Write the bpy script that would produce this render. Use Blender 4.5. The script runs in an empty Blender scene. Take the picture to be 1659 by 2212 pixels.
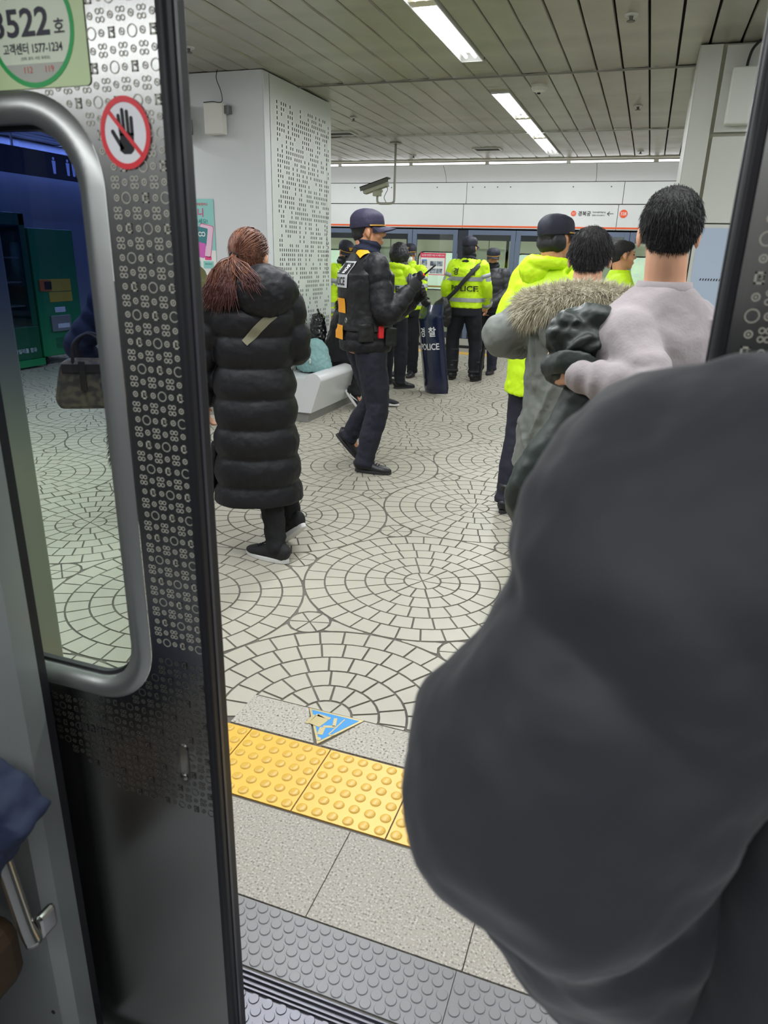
import bpy, math, random
import numpy as np
from mathutils import Vector, Matrix, noise
from mathutils.bvhtree import BVHTree
R = math.radians
random.seed(7); RNG = np.random.default_rng(7)
SC = bpy.context.scene
C = SC.collection
# ------------------------------------------------------------------ camera
cam_d = bpy.data.cameras.new('camera'); cam = bpy.data.objects.new('camera', cam_d); C.objects.link(cam)
SC.camera = cam
cam_d.sensor_fit = 'HORIZONTAL'; cam_d.sensor_width = 36.0
cam_d.lens = 1514.3 / 1659 * 36.0
cam_d.clip_start = 0.02
def cam_axes(yaw=-0.333777, pit=0.349587, rol=0.02755):
    fw = np.array([math.sin(yaw)*math.cos(pit), math.cos(yaw)*math.cos(pit), -math.sin(pit)])
    rt = np.array([math.cos(yaw), -math.sin(yaw), 0]); up = np.cross(rt, fw)
    return math.cos(rol)*rt+math.sin(rol)*up, -math.sin(rol)*rt+math.cos(rol)*up, fw
_r, _u, _f = cam_axes()
cam.matrix_world = Matrix(((_r[0], _u[0], -_f[0], 0), (_r[1], _u[1], -_f[1], 0), (_r[2], _u[2], -_f[2], 1.55), (0, 0, 0, 1)))
cam_d.dof.use_dof = True; cam_d.dof.focus_distance = 4.5; cam_d.dof.aperture_fstop = 11.0
# ------------------------------------------------------------------ world, exposure
w = bpy.data.worlds.new('station_air'); SC.world = w; w.use_nodes = True
w.node_tree.nodes['Background'].inputs[0].default_value = (0.75, 0.8, 0.85, 1)
w.node_tree.nodes['Background'].inputs[1].default_value = 0.25
SC.view_settings.view_transform = 'Standard'; SC.view_settings.look = 'None'
SC.view_settings.gamma = 1.0; SC.view_settings.use_curve_mapping = False
SC.view_settings.exposure = 0.0
LAMP = 1.0
def area(name, loc, sx, sy, power, col=(0.95, 0.98, 1.0), rot=(0, 0, 0)):
    d = bpy.data.lights.new(name, 'AREA'); d.shape = 'RECTANGLE'; d.size = sx; d.size_y = sy
    d.energy = power*LAMP; d.color = col
    o = bpy.data.objects.new(name, d); C.objects.link(o); o.location = loc; o.rotation_euler = rot
    return o
# lamps of the ceiling light rows (their fittings are built further down), the coves over the screen doors, the carriage
for y0, y1 in ((2.2, 6.17), (7.32, 11.36)):        # two tubes side by side, three lengths in each visible fitting
    for i in range(3):
        st_ = (y1-y0)/3
        for s_ in (-0.035, 0.035): area('tube_lamp', (-1.515+s_, y0+(i+0.5)*st_, 2.992), 0.028, st_-0.12, 15)
for lx in (2.1, -5.4, -8.6):
    for y0, y1 in ((2.2, 6.15), (7.3, 11.3)):
        area('row_lamp', (lx, (y0+y1)/2, 2.985), 0.13, y1-y0, 88 if lx > 0 else 75)
area('cove_lamp', (-4.0, 11.98, 2.9), 13.0, 0.06, 50, rot=(R(20), 0, 0))
area('cove_lamp', (-2.0, 1.9, 2.9), 9.0, 0.06, 150, rot=(R(-10), 0, 0))
area('carriage_lamp', (-0.3, -0.42, 2.13), 4.0, 0.2, 42)
area('train_cabin_lamp', (-3.0, 14.3, 2.15), 12.0, 0.3, 420)
area('track_fill_light', (-3.0, 13.16, 2.3), 13.0, 0.08, 40)  # added fill light in the track gap to brighten the train side
# ------------------------------------------------------------------ materials
def lin(c):
    if isinstance(c, str):
        c = tuple(int(c[i:i+2], 16)/255 for i in (0, 2, 4))
    return tuple(((x+0.055)/1.055)**2.4 if x > 0.04045 else x/12.92 for x in c[:3])
MATS = {}
def mat(name, c, rough=0.6, metal=0.0, var=0.0, vscale=8.0, bump=0.0, bscale=60.0, sheen=0.0, emit=0.0, c2=None, coat=0.0, stretch=None, detail=4, spec=0.5):
    if name in MATS: return MATS[name]
    m = bpy.data.materials.new(name); m.use_nodes = True; nt = m.node_tree; N = nt.nodes; L = nt.links
    b = N['Principled BSDF']; c = lin(c)
    b.inputs['Base Color'].default_value = (*c, 1); b.inputs['Roughness'].default_value = rough
    b.inputs['Metallic'].default_value = metal; b.inputs['Specular IOR Level'].default_value = spec
    if sheen: b.inputs['Sheen Weight'].default_value = sheen
    if coat: b.inputs['Coat Weight'].default_value = coat; b.inputs['Coat Roughness'].default_value = 0.1
    if emit:
        b.inputs['Emission Color'].default_value = (*c, 1); b.inputs['Emission Strength'].default_value = emit
    if var or bump or c2:
        tc = N.new('ShaderNodeTexCoord'); src = tc.outputs['Object']
        if stretch:
            mp = N.new('ShaderNodeMapping'); mp.inputs['Scale'].default_value = stretch
            L.new(src, mp.inputs[0]); src = mp.outputs[0]
    if var or c2:
        n = N.new('ShaderNodeTexNoise'); n.inputs['Scale'].default_value = vscale; n.inputs['Detail'].default_value = detail
        L.new(src, n.inputs['Vector'])
        r = N.new('ShaderNodeValToRGB'); r.color_ramp.elements[0].position = 0.35; r.color_ramp.elements[1].position = 0.65
        k = lin(c2) if c2 else tuple(x*(1-var) for x in c)
        r.color_ramp.elements[0].color = (*k, 1)
        r.color_ramp.elements[1].color = (*(c if c2 else tuple(min(1, x*(1+var)) for x in c)), 1)
        L.new(n.outputs['Fac'], r.inputs[0]); L.new(r.outputs[0], b.inputs['Base Color'])
    if bump:
        n2 = N.new('ShaderNodeTexNoise'); n2.inputs['Scale'].default_value = bscale; n2.inputs['Detail'].default_value = 5
        L.new(src, n2.inputs['Vector'])
        bp = N.new('ShaderNodeBump'); bp.inputs['Strength'].default_value = bump; bp.inputs['Distance'].default_value = 0.01
        L.new(n2.outputs['Fac'], bp.inputs['Height']); L.new(bp.outputs[0], b.inputs['Normal'])
    MATS[name] = m; return m
def glass(name, tint, gloss=0.12, rough=0.0, grad=None):
    m = bpy.data.materials.new(name); m.use_nodes = True; nt = m.node_tree; N = nt.nodes; L = nt.links
    N.remove(N['Principled BSDF']); out = N['Material Output']
    t = N.new('ShaderNodeBsdfTransparent'); t.inputs[0].default_value = (*tint, 1)
    g = N.new('ShaderNodeBsdfGlossy'); g.inputs['Roughness'].default_value = rough
    lw = N.new('ShaderNodeLayerWeight'); lw.inputs[0].default_value = 0.5      # facing: the same from both sides of the pane
    fr = N.new('ShaderNodeMath'); fr.operation = 'POWER'; fr.inputs[1].default_value = 4.0; L.new(lw.outputs['Facing'], fr.inputs[0])
    mx = N.new('ShaderNodeMixShader'); ad = N.new('ShaderNodeMath'); ad.operation = 'ADD'; ad.use_clamp = True
    ad.inputs[1].default_value = gloss; L.new(fr.outputs[0], ad.inputs[0])
    L.new(ad.outputs[0], mx.inputs[0]); L.new(t.outputs[0], mx.inputs[1]); L.new(g.outputs[0], mx.inputs[2])
    L.new(mx.outputs[0], out.inputs[0])
    if grad:      # reflections in the pane, painted as a tint growing towards the top
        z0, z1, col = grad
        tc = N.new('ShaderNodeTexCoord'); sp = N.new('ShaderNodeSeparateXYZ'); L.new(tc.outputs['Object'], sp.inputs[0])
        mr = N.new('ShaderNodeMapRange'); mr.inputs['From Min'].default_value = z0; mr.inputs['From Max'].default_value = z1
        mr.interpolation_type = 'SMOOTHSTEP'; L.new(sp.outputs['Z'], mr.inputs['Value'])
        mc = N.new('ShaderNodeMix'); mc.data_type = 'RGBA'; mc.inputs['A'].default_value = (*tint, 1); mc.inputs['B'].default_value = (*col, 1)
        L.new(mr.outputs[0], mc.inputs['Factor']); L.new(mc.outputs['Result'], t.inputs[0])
    MATS[name] = m; return m
def speckle(name, base, dark, light, scale):
    m = bpy.data.materials.new(name); m.use_nodes = True; nt = m.node_tree; N = nt.nodes; L = nt.links; b = N['Principled BSDF']
    b.inputs['Roughness'].default_value = 0.55
    tc = N.new('ShaderNodeTexCoord'); n = N.new('ShaderNodeTexNoise'); n.inputs['Scale'].default_value = scale; n.inputs['Detail'].default_value = 3
    L.new(tc.outputs['Object'], n.inputs['Vector'])
    r = N.new('ShaderNodeValToRGB'); r.color_ramp.interpolation = 'LINEAR'
    e = r.color_ramp.elements; e[0].position = 0.34; e[0].color = (*lin(dark), 1); e[1].position = 0.42; e[1].color = (*lin(base), 1)
    x = e.new(0.56); x.color = (*lin(base), 1); x = e.new(0.66); x.color = (*lin(light), 1)
    L.new(n.outputs['Fac'], r.inputs[0]); L.new(r.outputs[0], b.inputs['Base Color'])
    MATS[name] = m; return m
# ------------------------------------------------------------------ geometry helpers
class Geo:
    def __init__(s): s.v = []; s.f = []; s.n = 0
    def add(s, v, f):
        v = np.asarray(v, float).reshape(-1, 3); s.v.append(v)
        s.f.extend([tuple(int(i)+s.n for i in q) for q in f]); s.n += len(v); return s
    def box(s, x0, x1, y0, y1, z0, z1):
        v = [(x, y, z) for x in (x0, x1) for y in (y0, y1) for z in (z0, z1)]
        return s.add(v, [(0, 1, 3, 2), (4, 6, 7, 5), (0, 4, 5, 1), (2, 3, 7, 6), (0, 2, 6, 4), (1, 5, 7, 3)])
    def verts(s): return np.concatenate(s.v) if s.v else np.zeros((0, 3))
def mesh_of(name, v, f):
    me = bpy.data.meshes.new(name); me.from_pydata([tuple(map(float, p)) for p in v], [], f); me.update(); return me
def link(name, me, m, parent=None, label=None, cat=None, group=None, kind=None, smooth=False, loc=None):
    if m is not None and not me.materials: me.materials.append(m)
    if smooth: me.polygons.foreach_set('use_smooth', [True]*len(me.polygons))
    o = bpy.data.objects.new(name, me); C.objects.link(o)
    if parent is not None: o.parent = parent
    if loc is not None: o.location = loc
    tag(o, label, cat, group, kind); return o
def tag(o, label=None, cat=None, group=None, kind=None):
    if label: o['label'] = label
    if cat: o['category'] = cat
    if group: o['group'] = group
    if kind: o['kind'] = kind
    return o
def obj(name, g, m, parent=None, bev=0.0, smooth=False, **k):
    me = mesh_of(name, g.verts(), g.f)
    o = link(name, me, m, parent, smooth=smooth, **k)
    if bev:
        b = o.modifiers.new('bevel', 'BEVEL'); b.width = bev; b.segments = 2; b.limit_method = 'ANGLE'
    return o
def empty(name, loc=(0, 0, 0), rz=0, label=None, cat=None, group=None, kind=None, parent=None):
    o = bpy.data.objects.new(name, None); C.objects.link(o); o.location = loc; o.rotation_euler = (0, 0, rz)
    o.empty_display_size = 0.1
    if parent: o.parent = parent
    return tag(o, label, cat, group, kind)
def bake(g, vox=0.008, smooth=4, disp=(), deci=1.0):
    """union of overlapping closed shapes by voxel remesh, then smoothing, soft wrinkles; returns a plain mesh"""
    me = mesh_of('b', g.verts(), g.f); o = bpy.data.objects.new('b', me); C.objects.link(o)
    if vox:
        r = o.modifiers.new('r', 'REMESH'); r.mode = 'VOXEL'; r.voxel_size = vox
    if smooth:
        s = o.modifiers.new('s', 'SMOOTH'); s.iterations = smooth; s.factor = 0.5
    for k, (st, sz) in enumerate(disp):
        t = bpy.data.textures.new('wr', 'CLOUDS'); t.noise_scale = sz; t.noise_depth = 2
        d = o.modifiers.new('d', 'DISPLACE'); d.texture = t; d.strength = st; d.mid_level = 0.5; d.texture_coords = 'LOCAL'
    if deci < 1:
        d = o.modifiers.new('dc', 'DECIMATE'); d.ratio = deci
    dg = bpy.context.evaluated_depsgraph_get()
    out = bpy.data.meshes.new_from_object(o.evaluated_get(dg))
    bpy.data.objects.remove(o); bpy.data.meshes.remove(me)
    return out
def cr(P, n):
    """Catmull-Rom through rows of P, n samples per span"""
    P = np.asarray(P, float); Q = np.vstack([2*P[0]-P[1], P, 2*P[-1]-P[-2]]); out = []
    for i in range(1, len(Q)-2):
        t = np.linspace(0, 1, n, endpoint=False)[:, None]
        a, b, c, d = Q[i-1], Q[i], Q[i+1], Q[i+2]
        out.append(0.5*((2*b)+(c-a)*t+(2*a-5*b+4*c-d)*t*t+(3*b-a-3*c+d)*t**3))
    out.append(P[-1:]); return np.vstack(out)
def tube(g, pts, rad, ref=(1, 0, 0), n=20, per=8, mod=None, lin_=False, pw=2.0):
    """loft along pts; rad rows are (a, b), b measured along ref"""
    pts = np.asarray(pts, float); rad = np.asarray(rad, float)
    if rad.ndim == 1: rad = np.stack([rad, rad], 1)
    if lin_: A = np.hstack([pts, rad])
    else: A = cr(np.hstack([pts, rad]), per)
    P = A[:, :3]; Q = np.maximum(A[:, 3:], 0.001)
    T = np.gradient(P, axis=0); T /= np.linalg.norm(T, axis=1)[:, None]+1e-9
    ref = np.asarray(ref, float); B = ref-T*(T@ref)[:, None]; B /= np.linalg.norm(B, axis=1)[:, None]+1e-9
    S = np.cross(B, T)
    th = np.linspace(0, 2*math.pi, n, endpoint=False)
    ct = np.sign(np.cos(th))*np.abs(np.cos(th))**(2/pw); st = np.sign(np.sin(th))*np.abs(np.sin(th))**(2/pw)
    s = np.concatenate([[0], np.cumsum(np.linalg.norm(np.diff(P, axis=0), axis=1))])
    ra = np.repeat(Q[:, :1], n, 1); rb = np.repeat(Q[:, 1:2], n, 1)
    if mod is not None:
        o = mod(s[:, None], th[None, :], s[-1]); ra = ra+o; rb = rb+o
    V = P[:, None, :]+S[:, None, :]*(ra*ct)[..., None]+B[:, None, :]*(rb*st)[..., None]
    m = len(P); F = []
    for i in range(m-1):
        for j in range(n):
            k = (j+1) % n; F.append((i*n+j, i*n+k, (i+1)*n+k, (i+1)*n+j))
    V = np.vstack([V.reshape(-1, 3), P[:1], P[-1:]])
    for j in range(n):
        k = (j+1) % n; F.append((m*n, k, j)); F.append((m*n+1, (m-1)*n+j, (m-1)*n+k))
    g.add(V, F); return g
def ell(g, c, r, M=None, nu=20, nv=12):
    th = np.linspace(0, 2*math.pi, nu, endpoint=False); ph = np.linspace(0, math.pi, nv+1)[1:-1]
    V = np.array([(math.cos(t)*math.sin(p), math.sin(t)*math.sin(p), math.cos(p)) for p in ph for t in th]+[(0, 0, 1), (0, 0, -1)])
    V = V*np.asarray(r); m = nv-1; F = []
    if M is not None: V = V@np.asarray(M).T
    V = V+np.asarray(c)
    for i in range(m-1):
        for j in range(nu):
            k = (j+1) % nu; F.append((i*nu+j, (i+1)*nu+j, (i+1)*nu+k, i*nu+k))
    for j in range(nu):
        k = (j+1) % nu; F.append((m*nu, j, k)); F.append((m*nu+1, (m-1)*nu+k, (m-1)*nu+j))
    g.add(V, F); return g
def prism(g, poly, lo, hi, axis='z'):
    """extrude a polygon (list of 2D points) between lo and hi on an axis: z -> (x,y), y -> (x,z), x -> (y,z)"""
    n = len(poly)
    def p3(p, h): return (p[0], p[1], h) if axis == 'z' else ((p[0], h, p[1]) if axis == 'y' else (h, p[0], p[1]))
    v = [p3(p, lo) for p in poly]+[p3(p, hi) for p in poly]
    f = [tuple(range(n))[::-1], tuple(range(n, 2*n))]+[(i, (i+1) % n, n+(i+1) % n, n+i) for i in range(n)]
    return g.add(v, f)
def rrect(x0, x1, z0, z1, r, k=9):
    out = []
    for cx, cz, a in ((x1-r, z1-r, 0), (x0+r, z1-r, 90), (x0+r, z0+r, 180), (x1-r, z0+r, 270)):
        for i in range(k+1):
            t = R(a+90*i/k); out.append((cx+r*math.cos(t), cz+r*math.sin(t)))
    return out
def ring_prism(g, outer, inner, lo, hi, axis='y'):
    """frame between two loops with the same number of points"""
    n = len(outer)
    def p3(p, h): return (p[0], p[1], h) if axis == 'z' else ((p[0], h, p[1]) if axis == 'y' else (h, p[0], p[1]))
    v = [p3(p, lo) for p in outer]+[p3(p, lo) for p in inner]+[p3(p, hi) for p in outer]+[p3(p, hi) for p in inner]
    f = []
    for i in range(n):
        j = (i+1) % n
        f += [(i, j, n+j, n+i), (2*n+i, 3*n+i, 3*n+j, 2*n+j), (i, 2*n+i, 2*n+j, j), (n+i, n+j, 3*n+j, 3*n+i)]
    return g.add(v, f)
_txt = {}
def text2d(s, size=1.0, bold=0.0):
    """flat lettering: vertices (centred at its left base line) and faces of one string"""
    key = (s, bold)
    if key not in _txt:
        cu = bpy.data.curves.new('t', 'FONT'); cu.body = s; cu.size = 1; cu.resolution_u = 3; cu.offset = bold
        o = bpy.data.objects.new('t', cu); C.objects.link(o)
        me = bpy.data.meshes.new_from_object(o.evaluated_get(bpy.context.evaluated_depsgraph_get()))
        v = np.array([x.co[:] for x in me.vertices]).reshape(-1, 3); f = [tuple(p.vertices) for p in me.polygons]
        bpy.data.objects.remove(o); _txt[key] = (v, f)
    v, f = _txt[key]; return v[:, :2]*size, f
def place_text(name, s, m, centre, height, u, v, parent=None, width=None, bold=0.0, lift=0.0, **k):
    """lettering centred at a point on the plane spanned by u (reading direction) and v (up)"""
    p, f = text2d(s, 1.0, bold); mn, mx = p.min(0), p.max(0); sc = height/(mx[1]-mn[1]); sx = sc if width is None else width/(mx[0]-mn[0])
    q = (p-(mn+mx)/2)*np.array([sx, sc]); u = np.array(u, float); v = np.array(v, float); nn = np.cross(u, v)
    V = np.array(centre, float)+q[:, :1]*u+q[:, 1:]*v+nn*lift
    g = Geo(); g.add(V, f); return obj(name, g, m, parent, **k)
# ------------------------------------------------------------------ common materials
WHITE = mat('white_enamel_panel', 'd9dcdc', 0.38, var=0.03, vscale=1.5)
DARK = mat('dark_void', '15151a', 0.8)
STEEL = mat('brushed_stainless', '9a9a96', 0.27, 1.0, bump=0.03, bscale=14, stretch=(40, 1, 1))
ALU = mat('satin_aluminium', 'b4b6b2', 0.4, 0.9, bump=0.02, bscale=40)
RUB = mat('black_rubber', '17171b', 0.5)
TILE = mat('pale_ceramic_tile', 'aca799', 0.42, var=0.04, vscale=1.1, c2='a19d90', bump=0.05, bscale=90)
GROUT = mat('grey_grout', '5f5b54', 0.9, var=0.2, vscale=4)
GRAN = speckle('speckled_granite', '938d83', '5a554e', 'b3aea5', 170)
GRAN2 = speckle('light_granite', 'a19b91', '3e3a35', 'b9b3aa', 130)
YEL = mat('yellow_tactile_tile', 'dcae4c', 0.35, var=0.05, vscale=2.5)
YELD = mat('worn_yellow_dome', 'c9a244', 0.32)
RUBG = mat('grey_rubber_floor', '747475', 0.42, var=0.06, vscale=3)
BLACKP = mat('black_print', '16161a', 0.6)
WHITEP = mat('white_print', 'e8e8e8', 0.6)
ORANGE = mat('orange_stripe', 'e8622c', 0.5)
# ------------------------------------------------------------------ platform floor
fl = empty('floor', kind='structure')
g = Geo(); g.box(-12, 7, 1.0, 12.95, -0.30, -0.005)
obj('grout_bed', g, GROUT, fl)
A = 1.205; COLW = A*math.sqrt(3)/2; X0, Y0 = -0.868, 3.13
RAD = [0.094, 0.192, 0.292, 0.394, 0.497, 0.6]; CNT = [6, 14, 18, 24, 30, 34]; J = 0.0045
YLO, YHI = 1.953, 12.0
def ray_z(x, y, z=0):
    p = np.array([x, y, z-1.55]); return np.array([p@_r, -(p@_u), p@_f])
def in_view(x, y, mrg=60):
    q = ray_z(x, y)
    if q[2] < 0.3: return False
    px, py = q[0]/q[2]*1514.3+829.5, q[1]/q[2]*1514.3+1106
    return -mrg < px < 1659+mrg and -mrg < py < 2212+mrg
def sector(cx, cy, r0, r1, a0, a1, k=2):
    j0 = J/max(r0, 0.03); j1 = J/r1
    out = [(cx+(r1-J)*math.cos(t), cy+(r1-J)*math.sin(t)) for t in np.linspace(a0+j1, a1-j1, k+1)]
    if r0 < 0.02: out.append((cx+0.006*math.cos((a0+a1)/2), cy+0.006*math.sin((a0+a1)/2)))
    else: out += [(cx+(r0+J)*math.cos(t), cy+(r0+J)*math.sin(t)) for t in np.linspace(a1-j0, a0+j0, k+1)]
    return out
def clip(poly, val, keep_above):
    out = []
    for i, p in enumerate(poly):
        q = poly[(i+1) % len(poly)]; ip = (p[1] >= val) == keep_above; iq = (q[1] >= val) == keep_above
        if ip: out.append(p)
        if ip != iq:
            t = (val-p[1])/(q[1]-p[1]); out.append((p[0]+t*(q[0]-p[0]), val))
    return out
tiles = []
for ci in range(-9, 4):
    cx = X0+ci*COLW; off = 0 if ci % 2 == 0 else A/2
    for ri in range(-3, 10):
        cy = Y0+ri*A+off
        if cy < YLO-0.7 or cy > YHI+0.7: continue
        rot = random.random()*6
        for k, (r1, n) in enumerate(zip(RAD, CNT)):
            r0 = 0 if k == 0 else RAD[k-1]; a = rot+k*1.7
            if k == 5: a = 0.0
            for i in range(n):
                a0, a1 = a+2*math.pi*i/n, a+2*math.pi*(i+1)/n
                tiles.append(sector(cx, cy, r0, r1, a0, a1, 3 if k == 0 else 2))
        # the six triangular gaps around: two belong to this circle (centroids right-up and right-down)
        for sgn in (1, -1):
            gx, gy = cx+COLW*2/3, cy
            if sgn < 0: gx, gy = cx+COLW/3, cy+A/2
            for i in range(6):
                tiles.append(sector(gx, gy, 0, 0.093, R(60*i+15), R(60*i+75), 3))
            # three cusp pieces between neighbouring circles
            for q in range(3):
                ang = (R(0) if sgn > 0 else R(60))+q*R(120)
                ca, sa = math.cos(ang), math.sin(ang)
                tri = [(0.101, 0.0), (0.091, -0.044), (0.12, -0.040), (0.15, -0.029), (0.19, -0.0165), (0.26, -0.0035), (0.26, 0.0035), (0.19, 0.0165), (0.15, 0.029), (0.12, 0.040), (0.091, 0.044)]
                tiles.append([(gx+a_*ca-b_*sa, gy+a_*sa+b_*ca) for a_, b_ in tri])
vis = []; rest = Geo()
for t in tiles:
    mx = sum(p[0] for p in t)/len(t); my = sum(p[1] for p in t)/len(t)
    if my < YLO and not (mx < -1.17): pass
    lo = YLO if mx > -1.17 else 1.775
    if min(p[1] for p in t) < lo: t = clip(t, lo, True)
    if len(t) < 3: continue
    if max(p[1] for p in t) > YHI: t = clip(t, YHI, False)
    if len(t) < 3: continue
    mx = sum(p[0] for p in t)/len(t); my = sum(p[1] for p in t)/len(t)
    if mx < -10 or mx > 3.5: continue
    q = ray_z(mx, my); px = q[0]/max(q[2], .1)*1514.3+829.5; py = q[1]/max(q[2], .1)*1514.3+1106
    seen = q[2] > 0.3 and ((480 < px < 1090 and py < 1560) or (110 < px < 310 and 900 < py < 1470)) and px < 1090-(py-1100)*0.35
    vis.append((0 if seen else 1, math.hypot(mx, my), t))
vis.sort(key=lambda a: (a[0], a[1]))
for i, (s_, d_, t) in enumerate(vis):
    dz = random.uniform(-0.0006, 0.0006)
    if i < 296 and s_ == 0:
        gg = Geo(); prism(gg, t, -0.006, dz); obj('tile', gg, TILE, fl)
    elif in_view(sum(p[0] for p in t)/len(t), sum(p[1] for p in t)/len(t), 500) or True:
        prism(rest, t, -0.006, dz)
obj('tile_field', rest, TILE, fl, kind='stuff')
# granite strip with the inlaid sign, tactile row, granite slabs, rubber edge, sill
XL = -1.165
g = Geo(); prism(g, [(XL, 1.776), (-0.845, 1.776), (-0.945, 1.948), (XL, 1.948)], -0.006, 0.0); obj('granite_strip', g, GRAN2, fl)
g = Geo(); prism(g, [(-0.815, 1.776), (-0.30, 1.776), (-0.30, 1.948), (-0.728, 1.948)], -0.006, 0.0); obj('granite_strip', g, GRAN2, fl)
g = Geo(); g.box(-0.294, 0.30, 1.776, 1.948, -0.006, 0); obj('granite_strip', g, GRAN2, fl)
g = Geo(); g.box(0.306, 3.5, 1.776, 1.948, -0.006, 0); obj('granite_strip', g, GRAN2, fl)
def dome_tile(w, n, rd, hgt, seg=14):
    gb = Geo(); h = w/2-0.002; gb.box(-h, h, -h, h, -0.006, 0.0)
    gd = Geo(); st = w/n
    for i in range(n):
        for j in range(n):
            cx = (i-(n-1)/2)*st; cy = (j-(n-1)/2)*st
            prof = [(rd, -0.001), (rd*0.86, hgt*0.7), (rd*0.6, hgt), (0, hgt*1.05)]
            V = []; F = []
            for k, (rr, zz) in enumerate(prof[:-1]):
                V += [(cx+rr*math.cos(2*math.pi*q/seg), cy+rr*math.sin(2*math.pi*q/seg), zz) for q in range(seg)]
            V.append((cx, cy, prof[-1][1])); b = len(prof)-1
            for k in range(b-1):
                for q in range(seg): F.append((k*seg+q, k*seg+(q+1) % seg, (k+1)*seg+(q+1) % seg, (k+1)*seg+q))
            for q in range(seg): F.append(((b-1)*seg+q, (b-1)*seg+(q+1) % seg, b*seg))
            gd.add(V, F)
    return gb, gd
gb, gd = dome_tile(0.297, 6, 0.0180, 0.0042)
mb = mesh_of('tactile', gb.verts(), gb.f); md = mesh_of('domes', gd.verts(), gd.f)
mb.materials.append(YEL); md.materials.append(YELD); md.polygons.foreach_set('use_smooth', [True]*len(md.polygons))
def tactile(x, y):
    o = link('tactile_tile', mb, None, fl, loc=(x, y, 0)); link('dome_field', md, None, o, kind='stuff')
for i in range(-4, 7): tactile(-0.926+i*0.2975, 1.6195)
for i in range(-20, 12): tactile(-0.926+i*0.2975, 12.18)
g = Geo(); g.box(-12, 6, 12.34, 12.9, -0.006, 0.0); obj('granite_band', g, GRAN, fl)
for i in range(-6, 6):
    g = Geo(); x = -0.582+i*0.3995; g.box(x+0.0015, x+0.398, 1.168, 1.462, -0.006, 0); obj('granite_slab', g, GRAN, fl)
# grey rubber edging with round studs
def studs(g, x0, x1, y0, y1, px, py, r, h, z=0.0, seg=14, stag=True):
    j = 0; y = y0+py/2
    while y < y1-py*0.3:
        x = x0+px/2+(px/2 if (stag and j % 2) else 0)
        while x < x1-px*0.3:
            V = [(x+r*math.cos(2*math.pi*q/seg), y+r*math.sin(2*math.pi*q/seg), z-0.0005) for q in range(seg)]
            V += [(x+(r-0.0015)*math.cos(2*math.pi*q/seg), y+(r-0.0015)*math.sin(2*math.pi*q/seg), z+h) for q in range(seg)]
            F = [(q, (q+1) % seg, seg+(q+1) % seg, seg+q) for q in range(seg)]+[tuple(range(seg, 2*seg))]
            g.add(V, F); x += px
        y += py; j += 1
for i in range(-3, 3):
    x = -0.195+i*0.6
    g = Geo(); g.box(x+0.001, x+0.599, 1.004, 1.164, -0.01, -0.001); o = obj('rubber_edge_panel', g, RUBG, fl)
    g = Geo(); studs(g, x, x+0.6, 1.006, 1.163, 0.0343, 0.0262, 0.0136, 0.0013); obj('stud_field', g, RUBG, o, kind='stuff')
SILL = mat('grooved_metal_sill', '66666c', 0.42, 0.9, bump=0.1, bscale=30)
g = Geo(); g.box(-2.4, 1.8, 0.955, 1.003, -0.05, -0.008); sill = obj('door_sill', g, SILL, fl)
for y in (0.958, 0.968, 0.981, 0.993):
    g = Geo(); g.box(-2.4, 1.8, y, y+0.004, -0.009, -0.001); obj('sill_rib', g, SILL, sill)
g = Geo(); g.box(-2.4, 1.8, 0.885, 0.952, -0.05, -0.004); pl = obj('checker_plate', g, SILL, fl)
g = Geo(); studs(g, -1.4, 0.9, 0.887, 0.951, 0.034, 0.0225, 0.0125, 0.0022, z=-0.004); obj('stud_field', g, SILL, pl, kind='stuff')
g = Geo(); g.box(-3, 2.4, 0.80, 0.99, -1.0, -0.35); obj('track_bed', g, DARK, fl)
# inlaid sign (blue triangle, cane pictogram)
BRASS = mat('brass_inlay', 'b9ab80', 0.35, 0.4); BLUE = mat('blue_enamel', '2f86c4', 0.4)
sg = empty('floor_sign', (0, 0, 0), label='blue triangular floor plate with a brass figure holding a cane, in the granite strip', cat='sign')
g = Geo(); T3 = [(-0.943, 1.948), (-0.730, 1.950), (-0.832, 1.776)]
prism(g, [T3[0], T3[2], T3[1]][::-1], -0.005, 0.0012); obj('frame', g, BRASS, sg)
c3 = np.mean(T3, 0); g = Geo(); prism(g, [tuple(c3+(np.array(p)-c3)*0.86) for p in (T3[0], T3[1], T3[2])][::-1], -0.001, 0.0018); obj('enamel_field', g, BLUE, sg)
def bar(g, a, b, wd, lo, hi):
    a = np.array(a); b = np.array(b); d = (b-a)/np.linalg.norm(b-a); nrm = np.array([-d[1], d[0]])*wd/2
    prism(g, [tuple(a-nrm), tuple(b-nrm), tuple(b+nrm), tuple(a+nrm)], lo, hi)
g = Geo(); z0, z1 = 0.0015, 0.0026   # the figure stands head towards the tracks
prism(g, [(-0.838+0.0085*math.cos(t), 1.800+0.0085*math.sin(t)) for t in np.linspace(0, 6.28, 14, endpoint=False)], z0, z1)
prism(g, [(-0.905, 1.866), (-0.862, 1.858), (-0.848, 1.905), (-0.900, 1.925)], z0, z1)
bar(g, (-0.905, 1.915), (-0.912, 1.862), 0.013, z0, z1); bar(g, (-0.895, 1.920), (-0.845, 1.915), 0.014, z0, z1)
bar(g, (-0.850, 1.862), (-0.843, 1.822), 0.020, z0, z1); bar(g, (-0.850, 1.866), (-0.812, 1.880), 0.012, z0, z1)
bar(g, (-0.815, 1.880), (-0.828, 1.925), 0.012, z0, z1)
obj('figure', g, BRASS, sg)
g = Geo(); bar(g, (-0.795, 1.930), (-0.815, 1.835), 0.0045, z0, z1); bar(g, (-0.815, 1.835), (-0.801, 1.832), 0.0045, z0, z1); bar(g, (-0.801, 1.831), (-0.799, 1.842), 0.004, z0, z1)
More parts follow.
